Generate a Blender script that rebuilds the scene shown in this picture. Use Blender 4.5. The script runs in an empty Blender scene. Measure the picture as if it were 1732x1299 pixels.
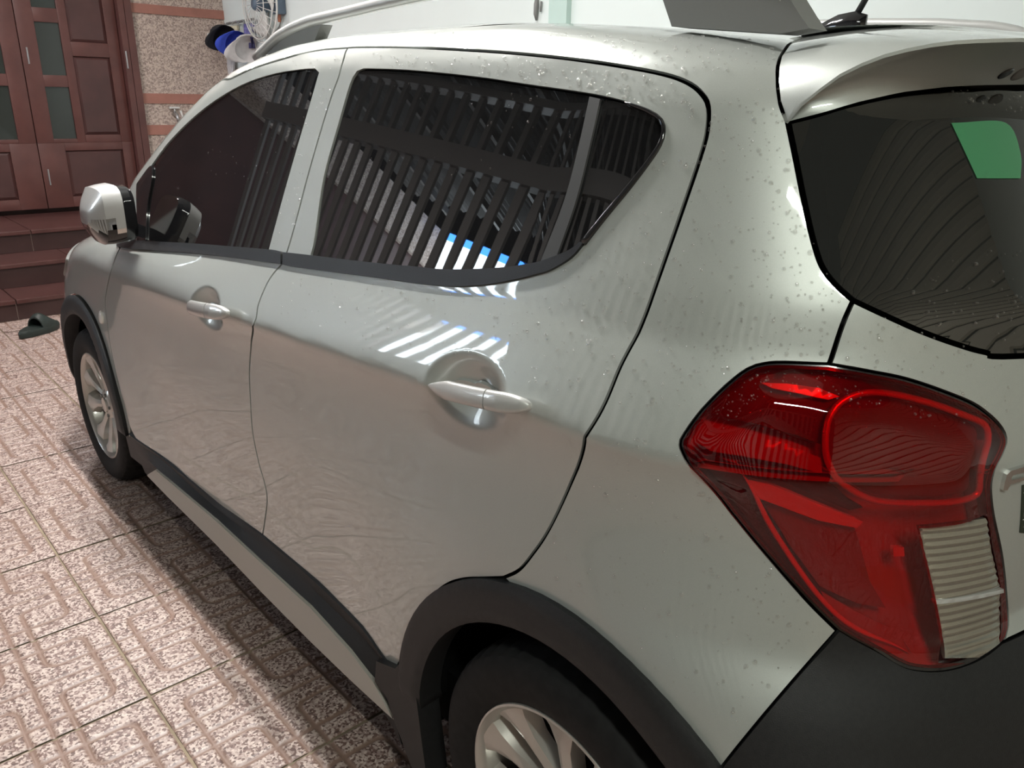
import bpy, bmesh, math, random
import numpy as np
from mathutils import Vector, Matrix
from mathutils.geometry import delaunay_2d_cdt

# ------------------------------------------------------------------ camera, light, exposure
SC = bpy.context.scene
COL = SC.collection
CAM = (-1.48860, -0.64985, 1.38085)
FPX = 1337.24                      # focal length in pixels of the 1732 px wide frame
PITCH, ROLL, YAW = 0.34513, 0.01849, 0.73991

def cam_basis():
    p, r, y = PITCH, ROLL, YAW
    fw = np.array([math.cos(p)*math.sin(y), math.cos(p)*math.cos(y), -math.sin(p)])
    rt = np.array([math.cos(y), -math.sin(y), 0.]); up = np.cross(rt, fw)
    c, s = math.cos(r), math.sin(r)
    return np.stack([c*rt+s*up, -s*rt+c*up, fw])
CB = cam_basis(); CO = np.array(CAM)
cd = bpy.data.cameras.new('camera'); cd.sensor_fit = 'HORIZONTAL'; cd.sensor_width = 36
cd.lens = FPX/1732*36; cd.clip_start = .02; cd.clip_end = 200
co = bpy.data.objects.new('camera', cd); COL.objects.link(co)
_m = Matrix.Identity(4)
for i in range(3):
    _m[i][0], _m[i][1], _m[i][2], _m[i][3] = CB[0][i], CB[1][i], -CB[2][i], CAM[i]
co.matrix_world = _m
SC.camera = co

W = bpy.data.worlds.new('night_air'); SC.world = W; W.use_nodes = True
W.node_tree.nodes['Background'].inputs[0].default_value = (.62, .66, .75, 1)
W.node_tree.nodes['Background'].inputs[1].default_value = .018

SC.view_settings.view_transform = 'Standard'; SC.view_settings.look = 'None'
SC.view_settings.gamma = 1; SC.view_settings.use_curve_mapping = False
SC.view_settings.exposure = 0.40

def lamp_light(name, loc, size, power, col, rot=(0, 0, 0), parent=None):
    l = bpy.data.lights.new(name, 'AREA'); l.shape = 'RECTANGLE'; l.size, l.size_y = size
    l.energy = power; l.color = col
    o = bpy.data.objects.new(name, l); COL.objects.link(o); o.location = loc; o.rotation_euler = rot
    if parent: o.parent = parent
    return o
TUBE_A = dict(loc=(-.62, 1.75, 3.00), power=88, col=(1, .985, .96))     # tube on the garage ceiling, above the car
TUBE_B = dict(loc=(-1.70, -1.65, 2.72), power=31, col=(.96, 1, .91))   # second tube towards the street gate
FILL_C = dict(loc=(-.45, 4.70, 3.00), power=40, col=(1, .91, .89))     # added fill tube, no such source known, brightens the entrance door and steps

# ------------------------------------------------------------------ small helpers
def ray(p): return CB.T @ np.array([(p[0]-866)/FPX, -(p[1]-649.5)/FPX, 1.])
def on_plane(p, axis, val):
    d = ray(p); return CO+d*(val-CO[axis])/d[axis]
def tag(o, label=None, cat=None, group=None, kind=None):
    if label: o['label'] = label
    if cat: o['category'] = cat
    if group: o['group'] = group
    if kind: o['kind'] = kind
    return o
def empty(name, loc=(0, 0, 0), parent=None):
    o = bpy.data.objects.new(name, None); COL.objects.link(o); o.location = loc; o.empty_display_size = .1
    if parent: o.parent = parent
    return o
def link(name, me, mat, parent=None, smooth=False, loc=None):
    o = bpy.data.objects.new(name, me); COL.objects.link(o)
    if mat is not None and not me.materials:
        for m in (mat if isinstance(mat, (list, tuple)) else [mat]): me.materials.append(m)
    if smooth: me.polygons.foreach_set('use_smooth', [True]*len(me.polygons))
    if parent: o.parent = parent
    if loc is not None: o.location = loc
    return o
def mesh(name, V, F, mat, parent=None, smooth=False):
    me = bpy.data.meshes.new(name); me.from_pydata([tuple(map(float, v)) for v in V], [], F); me.update()
    return link(name, me, mat, parent, smooth)
class MB:
    """collects simple solids into one mesh"""
    def __init__(s): s.V = []; s.F = []
    def add(s, V, F):
        n = len(s.V); s.V += [tuple(map(float, v)) for v in V]; s.F += [tuple(i+n for i in f) for f in F]; return s
    def box(s, a, b, bev=0):
        (x0, y0, z0), (x1, y1, z1) = a, b
        if bev:
            bm = bmesh.new(); bmesh.ops.create_cube(bm, size=1)
            for v in bm.verts: v.co = Vector(((x0+x1)/2+v.co.x*(x1-x0), (y0+y1)/2+v.co.y*(y1-y0), (z0+z1)/2+v.co.z*(z1-z0)))
            bmesh.ops.bevel(bm, geom=list(bm.edges), offset=bev, segments=2, affect='EDGES', profile=.6)
            bm.verts.index_update(); s.add([v.co[:] for v in bm.verts], [[v.index for v in f.verts] for f in bm.faces]); bm.free(); return s
        V = [(x0,y0,z0),(x1,y0,z0),(x1,y1,z0),(x0,y1,z0),(x0,y0,z1),(x1,y0,z1),(x1,y1,z1),(x0,y1,z1)]
        return s.add(V, [(0,3,2,1),(4,5,6,7),(0,1,5,4),(1,2,6,5),(2,3,7,6),(3,0,4,7)])
    def tube(s, pts, r, seg=10, cap=True):
        pts = [np.asarray(p, float) for p in pts]; n = len(pts)
        rs = r if isinstance(r, (list, tuple, np.ndarray)) else [r]*n
        V = []; prev = None
        for i, p in enumerate(pts):
            t = pts[min(i+1, n-1)]-pts[max(i-1, 0)]; t /= np.linalg.norm(t)+1e-9
            u = np.cross(t, [0, 0, 1.]) if prev is None else prev-t*(prev@t)
            if np.linalg.norm(u) < 1e-3: u = np.cross(t, [0, 1., 0])
            u /= np.linalg.norm(u); prev = u; w = np.cross(t, u)
            for k in range(seg):
                a = 2*math.pi*k/seg; V.append(p+rs[i]*(u*math.cos(a)+w*math.sin(a)))
        F = [(i*seg+k, i*seg+(k+1) % seg, (i+1)*seg+(k+1) % seg, (i+1)*seg+k) for i in range(n-1) for k in range(seg)]
        if cap: F += [tuple(range(seg))[::-1], tuple((n-1)*seg+k for k in range(seg))]
        return s.add(V, F)
    def prism(s, poly, d):
        """poly: list of 3-D points (one plane), d: extrusion vector"""
        n = len(poly); P = [np.asarray(p, float) for p in poly]; d = np.asarray(d, float)
        V = P+[p+d for p in P]
        F = [tuple(range(n)), tuple(range(2*n-1, n-1, -1))]+[(i, i+n, (i+1) % n+n, (i+1) % n) for i in range(n)]
        return s.add(V, F)
    def build(s, name, mat, parent=None, smooth=False):
        o = mesh(name, s.V, s.F, mat, parent, smooth)
        bm = bmesh.new(); bm.from_mesh(o.data); bmesh.ops.recalc_face_normals(bm, faces=bm.faces); bm.to_mesh(o.data); bm.free()
        return o
def auto(o, ang=35):
    """smooth shading with hard edges above an angle"""
    me = o.data; bm = bmesh.new(); bm.from_mesh(me); c = math.radians(ang)
    for f in bm.faces: f.smooth = True
    for e in bm.edges:
        e.smooth = not (len(e.link_faces) == 2 and e.calc_face_angle(0) > c)
    bm.to_mesh(me); bm.free(); return o

# ------------------------------------------------------------------ materials
def mat(name, col, rough=.5, metal=0, coat=0, coat_rough=.03, var=0, vscale=20, bump=0, bscale=60, spec=.5, trans=0, ior=1.45, emit=None, estr=0, col2=None):
    m = bpy.data.materials.new(name); m.use_nodes = True; nt = m.node_tree; b = nt.nodes['Principled BSDF']
    b.inputs['Base Color'].default_value = (*col, 1); b.inputs['Roughness'].default_value = rough; b.inputs['Metallic'].default_value = metal
    b.inputs['Coat Weight'].default_value = coat; b.inputs['Coat Roughness'].default_value = coat_rough
    b.inputs['Specular IOR Level'].default_value = spec; b.inputs['Transmission Weight'].default_value = trans; b.inputs['IOR'].default_value = ior
    if emit: b.inputs['Emission Color'].default_value = (*emit, 1); b.inputs['Emission Strength'].default_value = estr
    tc = nt.nodes.new('ShaderNodeTexCoord')
    if var or col2:
        nz = nt.nodes.new('ShaderNodeTexNoise'); nz.inputs['Scale'].default_value = vscale; nz.inputs['Detail'].default_value = 6
        nt.links.new(tc.outputs['Object'], nz.inputs['Vector'])
        r = nt.nodes.new('ShaderNodeValToRGB'); c2 = col2 or tuple(min(1, c*(1+var)) for c in col); c1 = col if col2 else tuple(c*(1-var) for c in col)
        r.color_ramp.elements[0].position = .35; r.color_ramp.elements[1].position = .65
        r.color_ramp.elements[0].color = (*c1, 1); r.color_ramp.elements[1].color = (*c2, 1)
        nt.links.new(nz.outputs['Fac'], r.inputs['Fac']); nt.links.new(r.outputs['Color'], b.inputs['Base Color'])
    if bump:
        nz = nt.nodes.new('ShaderNodeTexNoise'); nz.inputs['Scale'].default_value = bscale; nz.inputs['Detail'].default_value = 4
        nt.links.new(tc.outputs['Object'], nz.inputs['Vector'])
        bp = nt.nodes.new('ShaderNodeBump'); bp.inputs['Strength'].default_value = bump; bp.inputs['Distance'].default_value = .004
        nt.links.new(nz.outputs['Fac'], bp.inputs['Height']); nt.links.new(bp.outputs['Normal'], b.inputs['Normal'])
    return m
M = {}
M['paint'] = mat('silver_paint', (.41, .43, .405), .42, .32, 1, .03, var=.03, vscale=900)
M['paint_lt'] = mat('pale_silver_paint', (.46, .46, .445), .38, .3, 1, .03)
M['skirt'] = mat('grey_skirt_paint', (.42, .41, .37), .5, .2)
M['black'] = mat('black_plastic', (.013, .0135, .014), .5, 0, var=.15, vscale=150, bump=.25, bscale=900, spec=.4)
M['gloss_black'] = mat('gloss_black_trim', (.012, .012, .013), .12, 0, .6)
M['rubber'] = mat('tyre_rubber', (.011, .011, .011), .75, 0, var=.2, vscale=60, spec=.25)
M['dark'] = mat('dark_liner', (.006, .006, .006), .9, spec=.1)
M['alloy'] = mat('wheel_alloy', (.46, .445, .41), .33, .6, .5, .08)
M['chrome'] = mat('chrome', (.75, .75, .73), .1, 1)
M['white_lamp'] = mat('white_lens', (.80, .78, .72), .2, 0, .6)
M['cloth_black'] = mat('black_cloth', (.02, .02, .024), .85, bump=.3, bscale=400)
M['cloth_blue'] = mat('blue_cloth', (.045, .085, .55), .8, var=.1, vscale=30)
M['cloth_white'] = mat('white_cloth', (.62, .60, .60), .85, var=.06, vscale=25)
M['cloth_cream'] = mat('cream_cloth', (.65, .60, .45), .85)
M['purple'] = mat('purple_cloth', (.13, .12, .30), .8, var=.4, vscale=40)
M['steel'] = mat('galvanised_steel', (.5, .5, .5), .35, .9)
M['plastic_white'] = mat('white_plastic', (.66, .65, .62), .4)
M['plastic_grey'] = mat('grey_plastic', (.19, .19, .18), .45)
M['blue_grey'] = mat('blue_grey_plastic', (.10, .14, .19), .4)
M['orange'] = mat('orange_plastic', (.42, .16, .10), .5)
M['wood'] = mat('dark_red_wood', (.094, .036, .031), .42, 0, .25, .2, col2=(.122, .047, .040), vscale=6, spec=.4)
M['wood_dark'] = mat('dark_red_wood_panel', (.064, .028, .026), .45, 0, .25, .2, col2=(.084, .036, .033), vscale=5, spec=.4)
M['step'] = mat('maroon_tile_lit', (.088, .036, .032), .28, 0, .3, .15, var=.12, vscale=8)  # treads: light from above put into the tile colour
M['riser'] = mat('maroon_tile_shaded', (.050, .024, .022), .35, 0, .2, .2, var=.1, vscale=8)  # risers: same maroon tile, shade put into its colour
M['joint'] = mat('pale_joint', (.40, .30, .25), .8)
M['band'] = mat('terracotta_band', (.37, .17, .13), .6, var=.08, vscale=10)
M['wall'] = mat('white_wall_paint', (.74, .80, .78), .7, var=.02, vscale=2)
M['mint'] = mat('mint_wall_paint', (.52, .66, .61), .7)
M['steel_dark'] = mat('dark_gate_steel', (.30, .29, .28), .45, .2)
M['roofing'] = mat('corrugated_roofing', (.12, .115, .11), .5, .4)
M['shutter'] = mat('brown_shutter_slat', (.74, .66, .54), .45)
M['ceil'] = mat('ceiling_paint', (.80, .81, .79), .8)
M['concrete'] = mat('grey_concrete', (.2, .2, .2), .85, var=.2, vscale=3)

def glass_mat(name, tint, fac, body=None, ior=1.52):
    """tinted pane: mostly a dark body, a little see-through, with a clear gloss"""
    m = bpy.data.materials.new(name); m.use_nodes = True; nt = m.node_tree; nt.nodes.clear()
    o = nt.nodes.new('ShaderNodeOutputMaterial'); d = nt.nodes.new('ShaderNodeBsdfDiffuse'); d.inputs[0].default_value = (*(body or [c*.25 for c in tint]), 1)
    t = nt.nodes.new('ShaderNodeBsdfTransparent'); t.inputs[0].default_value = (*tint, 1)
    mx = nt.nodes.new('ShaderNodeMixShader'); mx.inputs[0].default_value = fac
    nt.links.new(d.outputs[0], mx.inputs[1]); nt.links.new(t.outputs[0], mx.inputs[2])
    g = nt.nodes.new('ShaderNodeBsdfGlossy'); g.inputs[0].default_value = (1, 1, 1, 1); g.inputs[1].default_value = .012
    lw = nt.nodes.new('ShaderNodeLayerWeight'); lw.inputs[0].default_value = .5      # Schlick, the same from both faces
    pw = nt.nodes.new('ShaderNodeMath'); pw.operation = 'POWER'; pw.inputs[1].default_value = 4.; nt.links.new(lw.outputs['Facing'], pw.inputs[0])
    f0 = ((ior-1)/(ior+1))**2; fr = nt.nodes.new('ShaderNodeMath'); fr.operation = 'MULTIPLY_ADD'; fr.inputs[1].default_value = 1-f0; fr.inputs[2].default_value = f0; nt.links.new(pw.outputs[0], fr.inputs[0])
    m2 = nt.nodes.new('ShaderNodeMixShader'); nt.links.new(fr.outputs[0], m2.inputs[0]); nt.links.new(mx.outputs[0], m2.inputs[1]); nt.links.new(g.outputs[0], m2.inputs[2])
    nt.links.new(m2.outputs[0], o.inputs[0]); return m
M['glass'] = glass_mat('dark_tinted_glass', (.05, .055, .055), .6, (.018, .018, .019), 1.75)
M['rear_glass'] = glass_mat('dark_rear_glass', (.05, .055, .05), .5, (.042, .043, .039), 1.95)
M['red_lens'] = glass_mat('red_lamp_lens', (.82, .014, .020), .90, (.20, .002, .005))
M['water'] = glass_mat('water', (.985, .985, .98), 1., None, 2.3)
M['clear_lens'] = glass_mat('clear_lamp_lens', (.85, .82, .72), .93)
M['smoke_lens'] = glass_mat('smoky_red_lens', (.40, .05, .04), .80)
M['door_glass'] = glass_mat('greenish_door_glass', (.16, .19, .17), .25)
M['film'] = glass_mat('green_film', (.30, .72, .42), .3, (.10, .36, .17))

def stone_mat():
    m = bpy.data.materials.new('washed_pebble_stone'); m.use_nodes = True; nt = m.node_tree; b = nt.nodes['Principled BSDF']; b.inputs['Roughness'].default_value = .8
    tc = nt.nodes.new('ShaderNodeTexCoord'); v = nt.nodes.new('ShaderNodeTexVoronoi'); v.inputs['Scale'].default_value = 95
    nt.links.new(tc.outputs['Object'], v.inputs['Vector'])
    r = nt.nodes.new('ShaderNodeValToRGB'); e = r.color_ramp.elements; e[0].color = (.30, .23, .20, 1); e[1].color = (.60, .50, .43, 1); e[0].position = .05; e[1].position = .8
    n = e.new(.45); n.color = (.46, .37, .32, 1)
    sp = nt.nodes.new('ShaderNodeSeparateColor'); nt.links.new(v.outputs['Color'], sp.inputs[0]); nt.links.new(sp.outputs[0], r.inputs['Fac'])
    nt.links.new(r.outputs[0], b.inputs['Base Color'])
    bp = nt.nodes.new('ShaderNodeBump'); bp.inputs['Strength'].default_value = .5; bp.inputs['Distance'].default_value = .006; bp.invert = True
    nt.links.new(v.outputs['Distance'], bp.inputs['Height']); nt.links.new(bp.outputs[0], b.inputs['Normal']); return m
M['stone'] = stone_mat()

def tile_mat():
    m = bpy.data.materials.new('terrazzo_tile'); m.use_nodes = True; nt = m.node_tree; b = nt.nodes['Principled BSDF']
    tc = nt.nodes.new('ShaderNodeTexCoord'); oi = nt.nodes.new('ShaderNodeObjectInfo')
    ad = nt.nodes.new('ShaderNodeVectorMath'); ad.operation = 'ADD'
    mu = nt.nodes.new('ShaderNodeVectorMath'); mu.operation = 'SCALE'; mu.inputs['Scale'].default_value = 37.
    cb = nt.nodes.new('ShaderNodeCombineXYZ'); nt.links.new(oi.outputs['Random'], cb.inputs[0]); nt.links.new(oi.outputs['Random'], cb.inputs[1])
    nt.links.new(cb.outputs[0], mu.inputs[0]); nt.links.new(tc.outputs['Object'], ad.inputs[0]); nt.links.new(mu.outputs[0], ad.inputs[1])
    v = nt.nodes.new('ShaderNodeTexVoronoi'); v.inputs['Scale'].default_value = 185; v.inputs['Randomness'].default_value = 1
    nt.links.new(ad.outputs[0], v.inputs['Vector'])
    sp = nt.nodes.new('ShaderNodeSeparateColor'); nt.links.new(v.outputs['Color'], sp.inputs[0])
    r = nt.nodes.new('ShaderNodeValToRGB'); e = r.color_ramp.elements
    e[0].color = (.11, .068, .058, 1); e[0].position = .0; e[1].color = (.62, .51, .45, 1); e[1].position = 1
    for p, c in ((.30, (.19, .115, .098)), (.44, (.34, .25, .22)), (.72, (.48, .38, .335))): n = e.new(p); n.color = (*c, 1)
    nt.links.new(sp.outputs[0], r.inputs['Fac'])
    at = nt.nodes.new('ShaderNodeAttribute'); at.attribute_name = 'groove'
    gm = nt.nodes.new('ShaderNodeMix'); gm.data_type = 'RGBA'; nt.links.new(at.outputs['Fac'], gm.inputs['Factor'])
    nt.links.new(r.outputs[0], gm.inputs['A'])
    gn = nt.nodes.new('ShaderNodeTexNoise'); gn.inputs['Scale'].default_value = 9; nt.links.new(ad.outputs[0], gn.inputs['Vector'])
    gr = nt.nodes.new('ShaderNodeValToRGB'); gr.color_ramp.elements[0].color = (.22, .148, .11, 1); gr.color_ramp.elements[1].color = (.275, .172, .138, 1)
    nt.links.new(gn.outputs['Fac'], gr.inputs['Fac']); nt.links.new(gr.outputs[0], gm.inputs['B'])
    nt.links.new(gm.outputs['Result'], b.inputs['Base Color'])
    b.inputs['Roughness'].default_value = .42
    bp = nt.nodes.new('ShaderNodeBump'); bp.inputs['Strength'].default_value = .35; bp.inputs['Distance'].default_value = .0015
    nt.links.new(sp.outputs[1], bp.inputs['Height']); nt.links.new(bp.outputs[0], b.inputs['Normal']); return m
M['tile'] = tile_mat()
M['grout'] = mat('sandy_grout', (.27, .215, .15), .9, var=.2, vscale=8)
# ---------------------------------------------------------------- body shape
def ip(x,tab):
    xs,ys=zip(*tab); return np.interp(x,xs,ys)
def sm(x,a,b):
    t=np.clip((x-a)/(b-a),0,1); return t*t*(3-2*t)
def smooth_tab(tab,n=400,k=9):
    xs=np.linspace(tab[0][0],tab[-1][0],n); ys=ip(xs,tab)
    ys2=np.convolve(np.pad(ys,k,mode='reflect',reflect_type='odd'),np.ones(2*k+1)/(2*k+1),'valid')
    return list(zip(xs,ys2))
ZC=smooth_tab([(-.6,1.03),(-.2,1.0),(0,.985),(.34,.947),(.95,.912),(1.4,.875),(2.0,.84),(3.2,.80)])
ZK,ZT=1.435,1.522
TOPW=[(0,.615),(.03,.597),(.05,.573),(.065,.538),(.075,.49),(.082,.40),(.086,.25),(.0872,.0)]
YR=smooth_tab([(.0,-.42),(.2,-.50),(.3,-.545),(.45,-.56),(.60,-.555),(.68,-.52),(.74,-.475),(.9,-.475),(1.0,-.47),(1.1,-.45),(1.16,-.435),(1.39,-.315),(1.43,-.25),(1.46,-.14),(1.48,.0),(1.495,.15),(1.51,.35),(ZT,.6)],600,5)
YF=smooth_tab([(.0,2.95),(.2,3.05),(.35,3.12),(.6,3.12),(.72,3.08),(.80,2.98),(.87,2.82),(.92,2.66),(.96,2.52),(1.0,2.46),(1.13,2.295),(1.23,2.11),(1.32,1.93),(1.39,1.77),(1.442,1.61),(1.476,1.45),(1.495,1.31),(1.51,1.12),(ZT,.85)],600,5)
def lr(z): return ip(z,[(0,.42),(.6,.42),(1.0,.60),(1.1,.62),(1.39,.50),(1.47,.42),(1.5,.3),(ZT,.12)])
def lf(z): return ip(z,[(0,.62),(.75,.62),(.85,.6),(.92,.6),(1.0,.5),(1.3,.42),(1.47,.4),(1.5,.3),(ZT,.12)])
NR,NF=2.6,2.5
def width(Y,z):
    Y=np.asarray(Y,float); z=np.asarray(z,float)
    zc=ip(Y,ZC); zb=1.12-.085*Y
    cs=1-sm(Y,1.1,2.1)*.95
    dlo=np.maximum(zc-z,0)
    low=.797-.030*cs*(1-np.exp(-dlo/.05))+.008*cs*sm(dlo,.08,.30)-.006*sm(dlo,.15,.45)-.055*sm(.33-z,0,.2)-.02*sm(.25-z,0,.1)
    for yc in (0.,2.385):
        rr=np.hypot(Y-yc,z-.288); low=low+.026*(1-sm(rr,.38,.80))*sm(dlo,.06,.40)
    t=np.clip((z-zc)/(zb-zc),0,1)
    up=.797-.059*t**(1.25+1.1*sm(Y,.9,1.9))
    g=.738-.123*np.clip((z-zb)/np.maximum(ZK-zb,.05),0,1.2)
    top=ip(z-ZK,TOPW)
    w=np.where(z<zc,low,np.where(z<zb,up,np.where(z<ZK,g,top)))
    return np.maximum(w*(1-.010*((Y-.9)/1.2)**2),0)
WT=None
def slice_(z): 
    yr=ip(z,YR); yf=ip(z,YF); return yr,yf,yr+lr(z),yf-lf(z)
def implicit(P):
    X,Y,z=P[...,0],P[...,1],P[...,2]
    yr,yf,y0r,y0f=slice_(z)
    m=np.minimum(y0r,y0f); y0f=np.maximum(y0f,m+.02); 
    w=np.maximum(width(np.clip(Y,y0r,y0f),z),1e-4)
    fr=np.clip((y0r-Y)/(y0r-yr),0,None)**NR; ff=np.clip((Y-y0f)/(yf-y0f),0,None)**NF
    n=np.where(Y<y0r,NR,np.where(Y>y0f,NF,2.5))
    return (np.abs(X)/w)**n+fr+ff-1+np.where((z>ZT-.0005)|(z<0.1),5,0)
def hits(px):
    px=np.atleast_2d(np.asarray(px,float))
    d=np.stack([ray(p) for p in px]); ts=np.arange(.25,6.5,.008)
    P=CO+d[:,None,:]*ts[None,:,None]; g=implicit(P)<0
    k=np.argmax(g,1); ok=g.any(1)
    lo=ts[np.maximum(k-1,0)]; hi=ts[k]
    for _ in range(24):
        mid=(lo+hi)/2; ins=implicit(CO+d*mid[:,None])<0
        hi=np.where(ins,mid,hi); lo=np.where(ins,lo,mid)
    return CO+d*hi[:,None],ok
# domain: a (along plan) and v (arc length up the section)
_z=np.linspace(.1,ZT-.0003,3000); _w=width(.9,_z); _v=np.concatenate([[0],np.cumsum(np.hypot(np.diff(_z),np.diff(_w)))])
def z2v(z): return np.interp(z,_z,_v)
def v2z(v): return np.interp(v,_v,_z)
def dom(P):
    P=np.asarray(P,float); X,Y,z=P[...,0],P[...,1],P[...,2]
    yr,yf,y0r,y0f=slice_(z); w=np.maximum(width(np.clip(Y,y0r,y0f),z),1e-4); LR=y0r-yr; LF=yf-y0f
    ph=np.arctan2((y0r-Y)/LR,-X/w); pf=np.arctan2((Y-y0f)/LF,-X/w)
    a=np.where(Y<y0r,y0r-LR*ph,np.where(Y>y0f,y0f+LF*pf,Y))
    return np.stack([a,z2v(z)],-1)
def surf(D):
    D=np.asarray(D,float); a,v=D[...,0],D[...,1]; z=v2z(v)
    yr,yf,y0r,y0f=slice_(z); LR=y0r-yr; LF=yf-y0f
    w=width(np.clip(a,y0r,y0f),z)
    ph=np.clip((y0r-a)/LR,0,math.pi); pf=np.clip((a-y0f)/LF,0,math.pi)
    def se(p,n):
        c,s=np.cos(p),np.sin(p); r=(np.abs(c)**n+np.abs(s)**n)**(-1/n); return c*r,s*r
    cr,sr=se(ph,NR); cf,sf=se(pf,NF)
    rear=a<y0r; front=a>y0f
    X=np.where(rear,-w*cr,np.where(front,-w*cf,-w)); Y=np.where(rear,y0r-LR*sr,np.where(front,y0f+LF*sf,a))
    return np.stack([X,Y,z],-1)
def normal(D,e=.002):
    D=np.asarray(D,float)
    n=np.cross(surf(D+[0,e])-surf(D-[0,e]),surf(D+[e,0])-surf(D-[e,0]))
    n/=np.linalg.norm(n,axis=-1,keepdims=True)+1e-12
    return n
def side(Y,z):
    """domain point from side-view coordinates on the left side"""
    yr,yf,y0r,y0f=slice_(z); w=width(np.clip(Y,y0r,y0f),z)
    if Y<y0r: f=1-((y0r-Y)/(y0r-yr))**NR; X=-w*max(f,0)**(1/NR)
    elif Y>y0f: f=1-((Y-y0f)/(yf-y0f))**NF; X=-w*max(f,0)**(1/NF)
    else: X=-w
    return dom(np.array([X,Y,z]))
# ================================================================== THE SETTING
PITCH_T = .41538; TX0, TY0 = -1.0849, 2.7433
WALL_Y, WALL_X, LEFT_X, REAR_Y, CEIL = 6.70, 1.72, -2.85, -3.5, 3.1
floor = tag(MB().box((-9, REAR_Y-4, -.30), (WALL_X, WALL_Y, -.006)).build('floor', M['grout']), 'floor of square grooved terrazzo tiles with sandy joints', kind='structure')

def rounded_path(pts, rad):
    out = []
    for i, p in enumerate(pts):
        p = np.array(p, float)
        if 0 < i < len(pts)-1:
            a = np.array(pts[i-1], float); b = np.array(pts[i+1], float)
            ua = (a-p)/np.linalg.norm(a-p); ub = (b-p)/np.linalg.norm(b-p); c = p+rad*(ua+ub)
            for k in range(9):
                t = math.pi/2*k/8; out.append(c-rad*(ub*math.cos(t)+ua*math.sin(t)) if False else c-rad*(ub*math.cos(t)+ua*math.sin(t)))
        else: out.append(p)
    return out
def tile_mesh():
    h = PITCH_T/2; n = 92
    hx = PITCH_T/2; lines = []
    base = [[(1, .15), (.27, .15), (.27, .85), (1, .85)], [(.77, 0), (.77, .36), (0, .36)], [(0, .62), (.77, .62), (.77, 1)], [(0, .5), (1, .5)]]
    for L in base:
        for mir in (0, 1):
            lines.append(rounded_path([(((2-c) if mir else c)*hx-hx, hx-r*PITCH_T) for c, r in L], .028))
    lines.append([np.array((0, -h)), np.array((0, h))])
    g = np.linspace(-h+.0035, h-.0035, n); X, Y = np.meshgrid(g, g); P = np.stack([X, Y], -1).reshape(-1, 2)
    dist = np.full(len(P), 9.)
    for L in lines:
        for a, b in zip(L[:-1], L[1:]):
            ab = b-a; t = np.clip(((P-a)@ab)/(ab@ab+1e-12), 0, 1); dist = np.minimum(dist, np.linalg.norm(P-a-t[:, None]*ab, axis=1))
    s = np.clip((dist-.0040)/.0040, 0, 1); gro = 1-s*s*(3-2*s)
    edge = np.minimum(h-.003-np.abs(P[:, 0]), h-.003-np.abs(P[:, 1])); z = -.0034*gro-.0025*(1-np.clip(edge/.004, 0, 1))
    gro = np.maximum(gro, .8*(1-np.clip(edge/.004, 0, 1)))
    V = np.column_stack([P, z])
    F = [(j*n+i, j*n+i+1, (j+1)*n+i+1, (j+1)*n+i) for j in range(n-1) for i in range(n-1)]
    me = bpy.data.meshes.new('floor_tile'); me.from_pydata(V.tolist(), [], F); me.update()
    me.polygons.foreach_set('use_smooth', [True]*len(F))
    at = me.attributes.new('groove', 'FLOAT', 'POINT'); at.data.foreach_set('value', gro.astype(np.float32))
    me.materials.append(M['tile']); return me
TM = tile_mesh(); rnd = random.Random(4)
for ci in range(-4, 7):
    for ri in range(-6, 13):
        x = TX0+(ci+.5)*PITCH_T; y = TY0-(ri+.5)*PITCH_T
        if x > WALL_X or y > 5.2: continue
        o = bpy.data.objects.new('floor_tile', TM); COL.objects.link(o); o.parent = floor
        o.location = (x+rnd.uniform(-.001, .001), y+rnd.uniform(-.001, .001), rnd.uniform(-.0012, .0008)); o.rotation_euler[2] = rnd.uniform(-.004, .004)

def wpt(p): return on_plane(p, 1, WALL_Y)         # pixel -> point on the entrance wall
zpx = lambda x, y: wpt((x, y))[2]
# right wall (white, with a mint pilaster) and the entrance wall of washed stone
tag(MB().box((WALL_X, REAR_Y-.15, 0), (WALL_X+.15, WALL_Y+.2, 4.6)).build('wall_right', M['wall']), 'pale white painted garage wall behind the car', kind='structure')
pil = on_plane((951, 20), 0, WALL_X)[1]
tag(MB().box((WALL_X-.035, pil-.065, 0), (WALL_X-.0005, pil+.065, CEIL)).build('trim_1', M['mint']), 'narrow mint green pilaster on the white wall', kind='structure')
DX1 = wpt((232, 125))[0]                          # right edge of the door frame
wf = MB().box((DX1, WALL_Y, 0), (WALL_X, WALL_Y+.2, CEIL)).build('wall_front', M['stone']); tag(wf, 'washed pebble stone wall beside the wooden door', kind='structure')
for n_, (ya, yb) in enumerate(((9.5, 25), (158, 175), (211.5, 228))):
    xx = 300 if n_ == 0 else 260
    MB().box((DX1-.002, WALL_Y-.012, zpx(xx, yb+ (2 if n_==0 else 0))), (WALL_X-.0005, WALL_Y, zpx(xx, ya+(2 if n_==0 else 0)))).build('terracotta_band', M['band'], wf)
tag(MB().box((-6, WALL_Y+.12, 0), (DX1-.001, WALL_Y+.3, CEIL)).build('wall_back', M['wood_dark']), 'dark wall closing the doorway', kind='structure')
tag(MB().box((-6, WALL_Y, 2.62), (DX1, WALL_Y+.119, CEIL)).build('trim_2', M['stone']), 'stone lintel over the wooden doors', kind='structure')
cl = MB().box((-1.55, -1.2, CEIL), (WALL_X, WALL_Y, CEIL+.1)).build('ceiling', M['ceil']); tag(cl, 'painted garage ceiling above the car', kind='structure')

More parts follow.
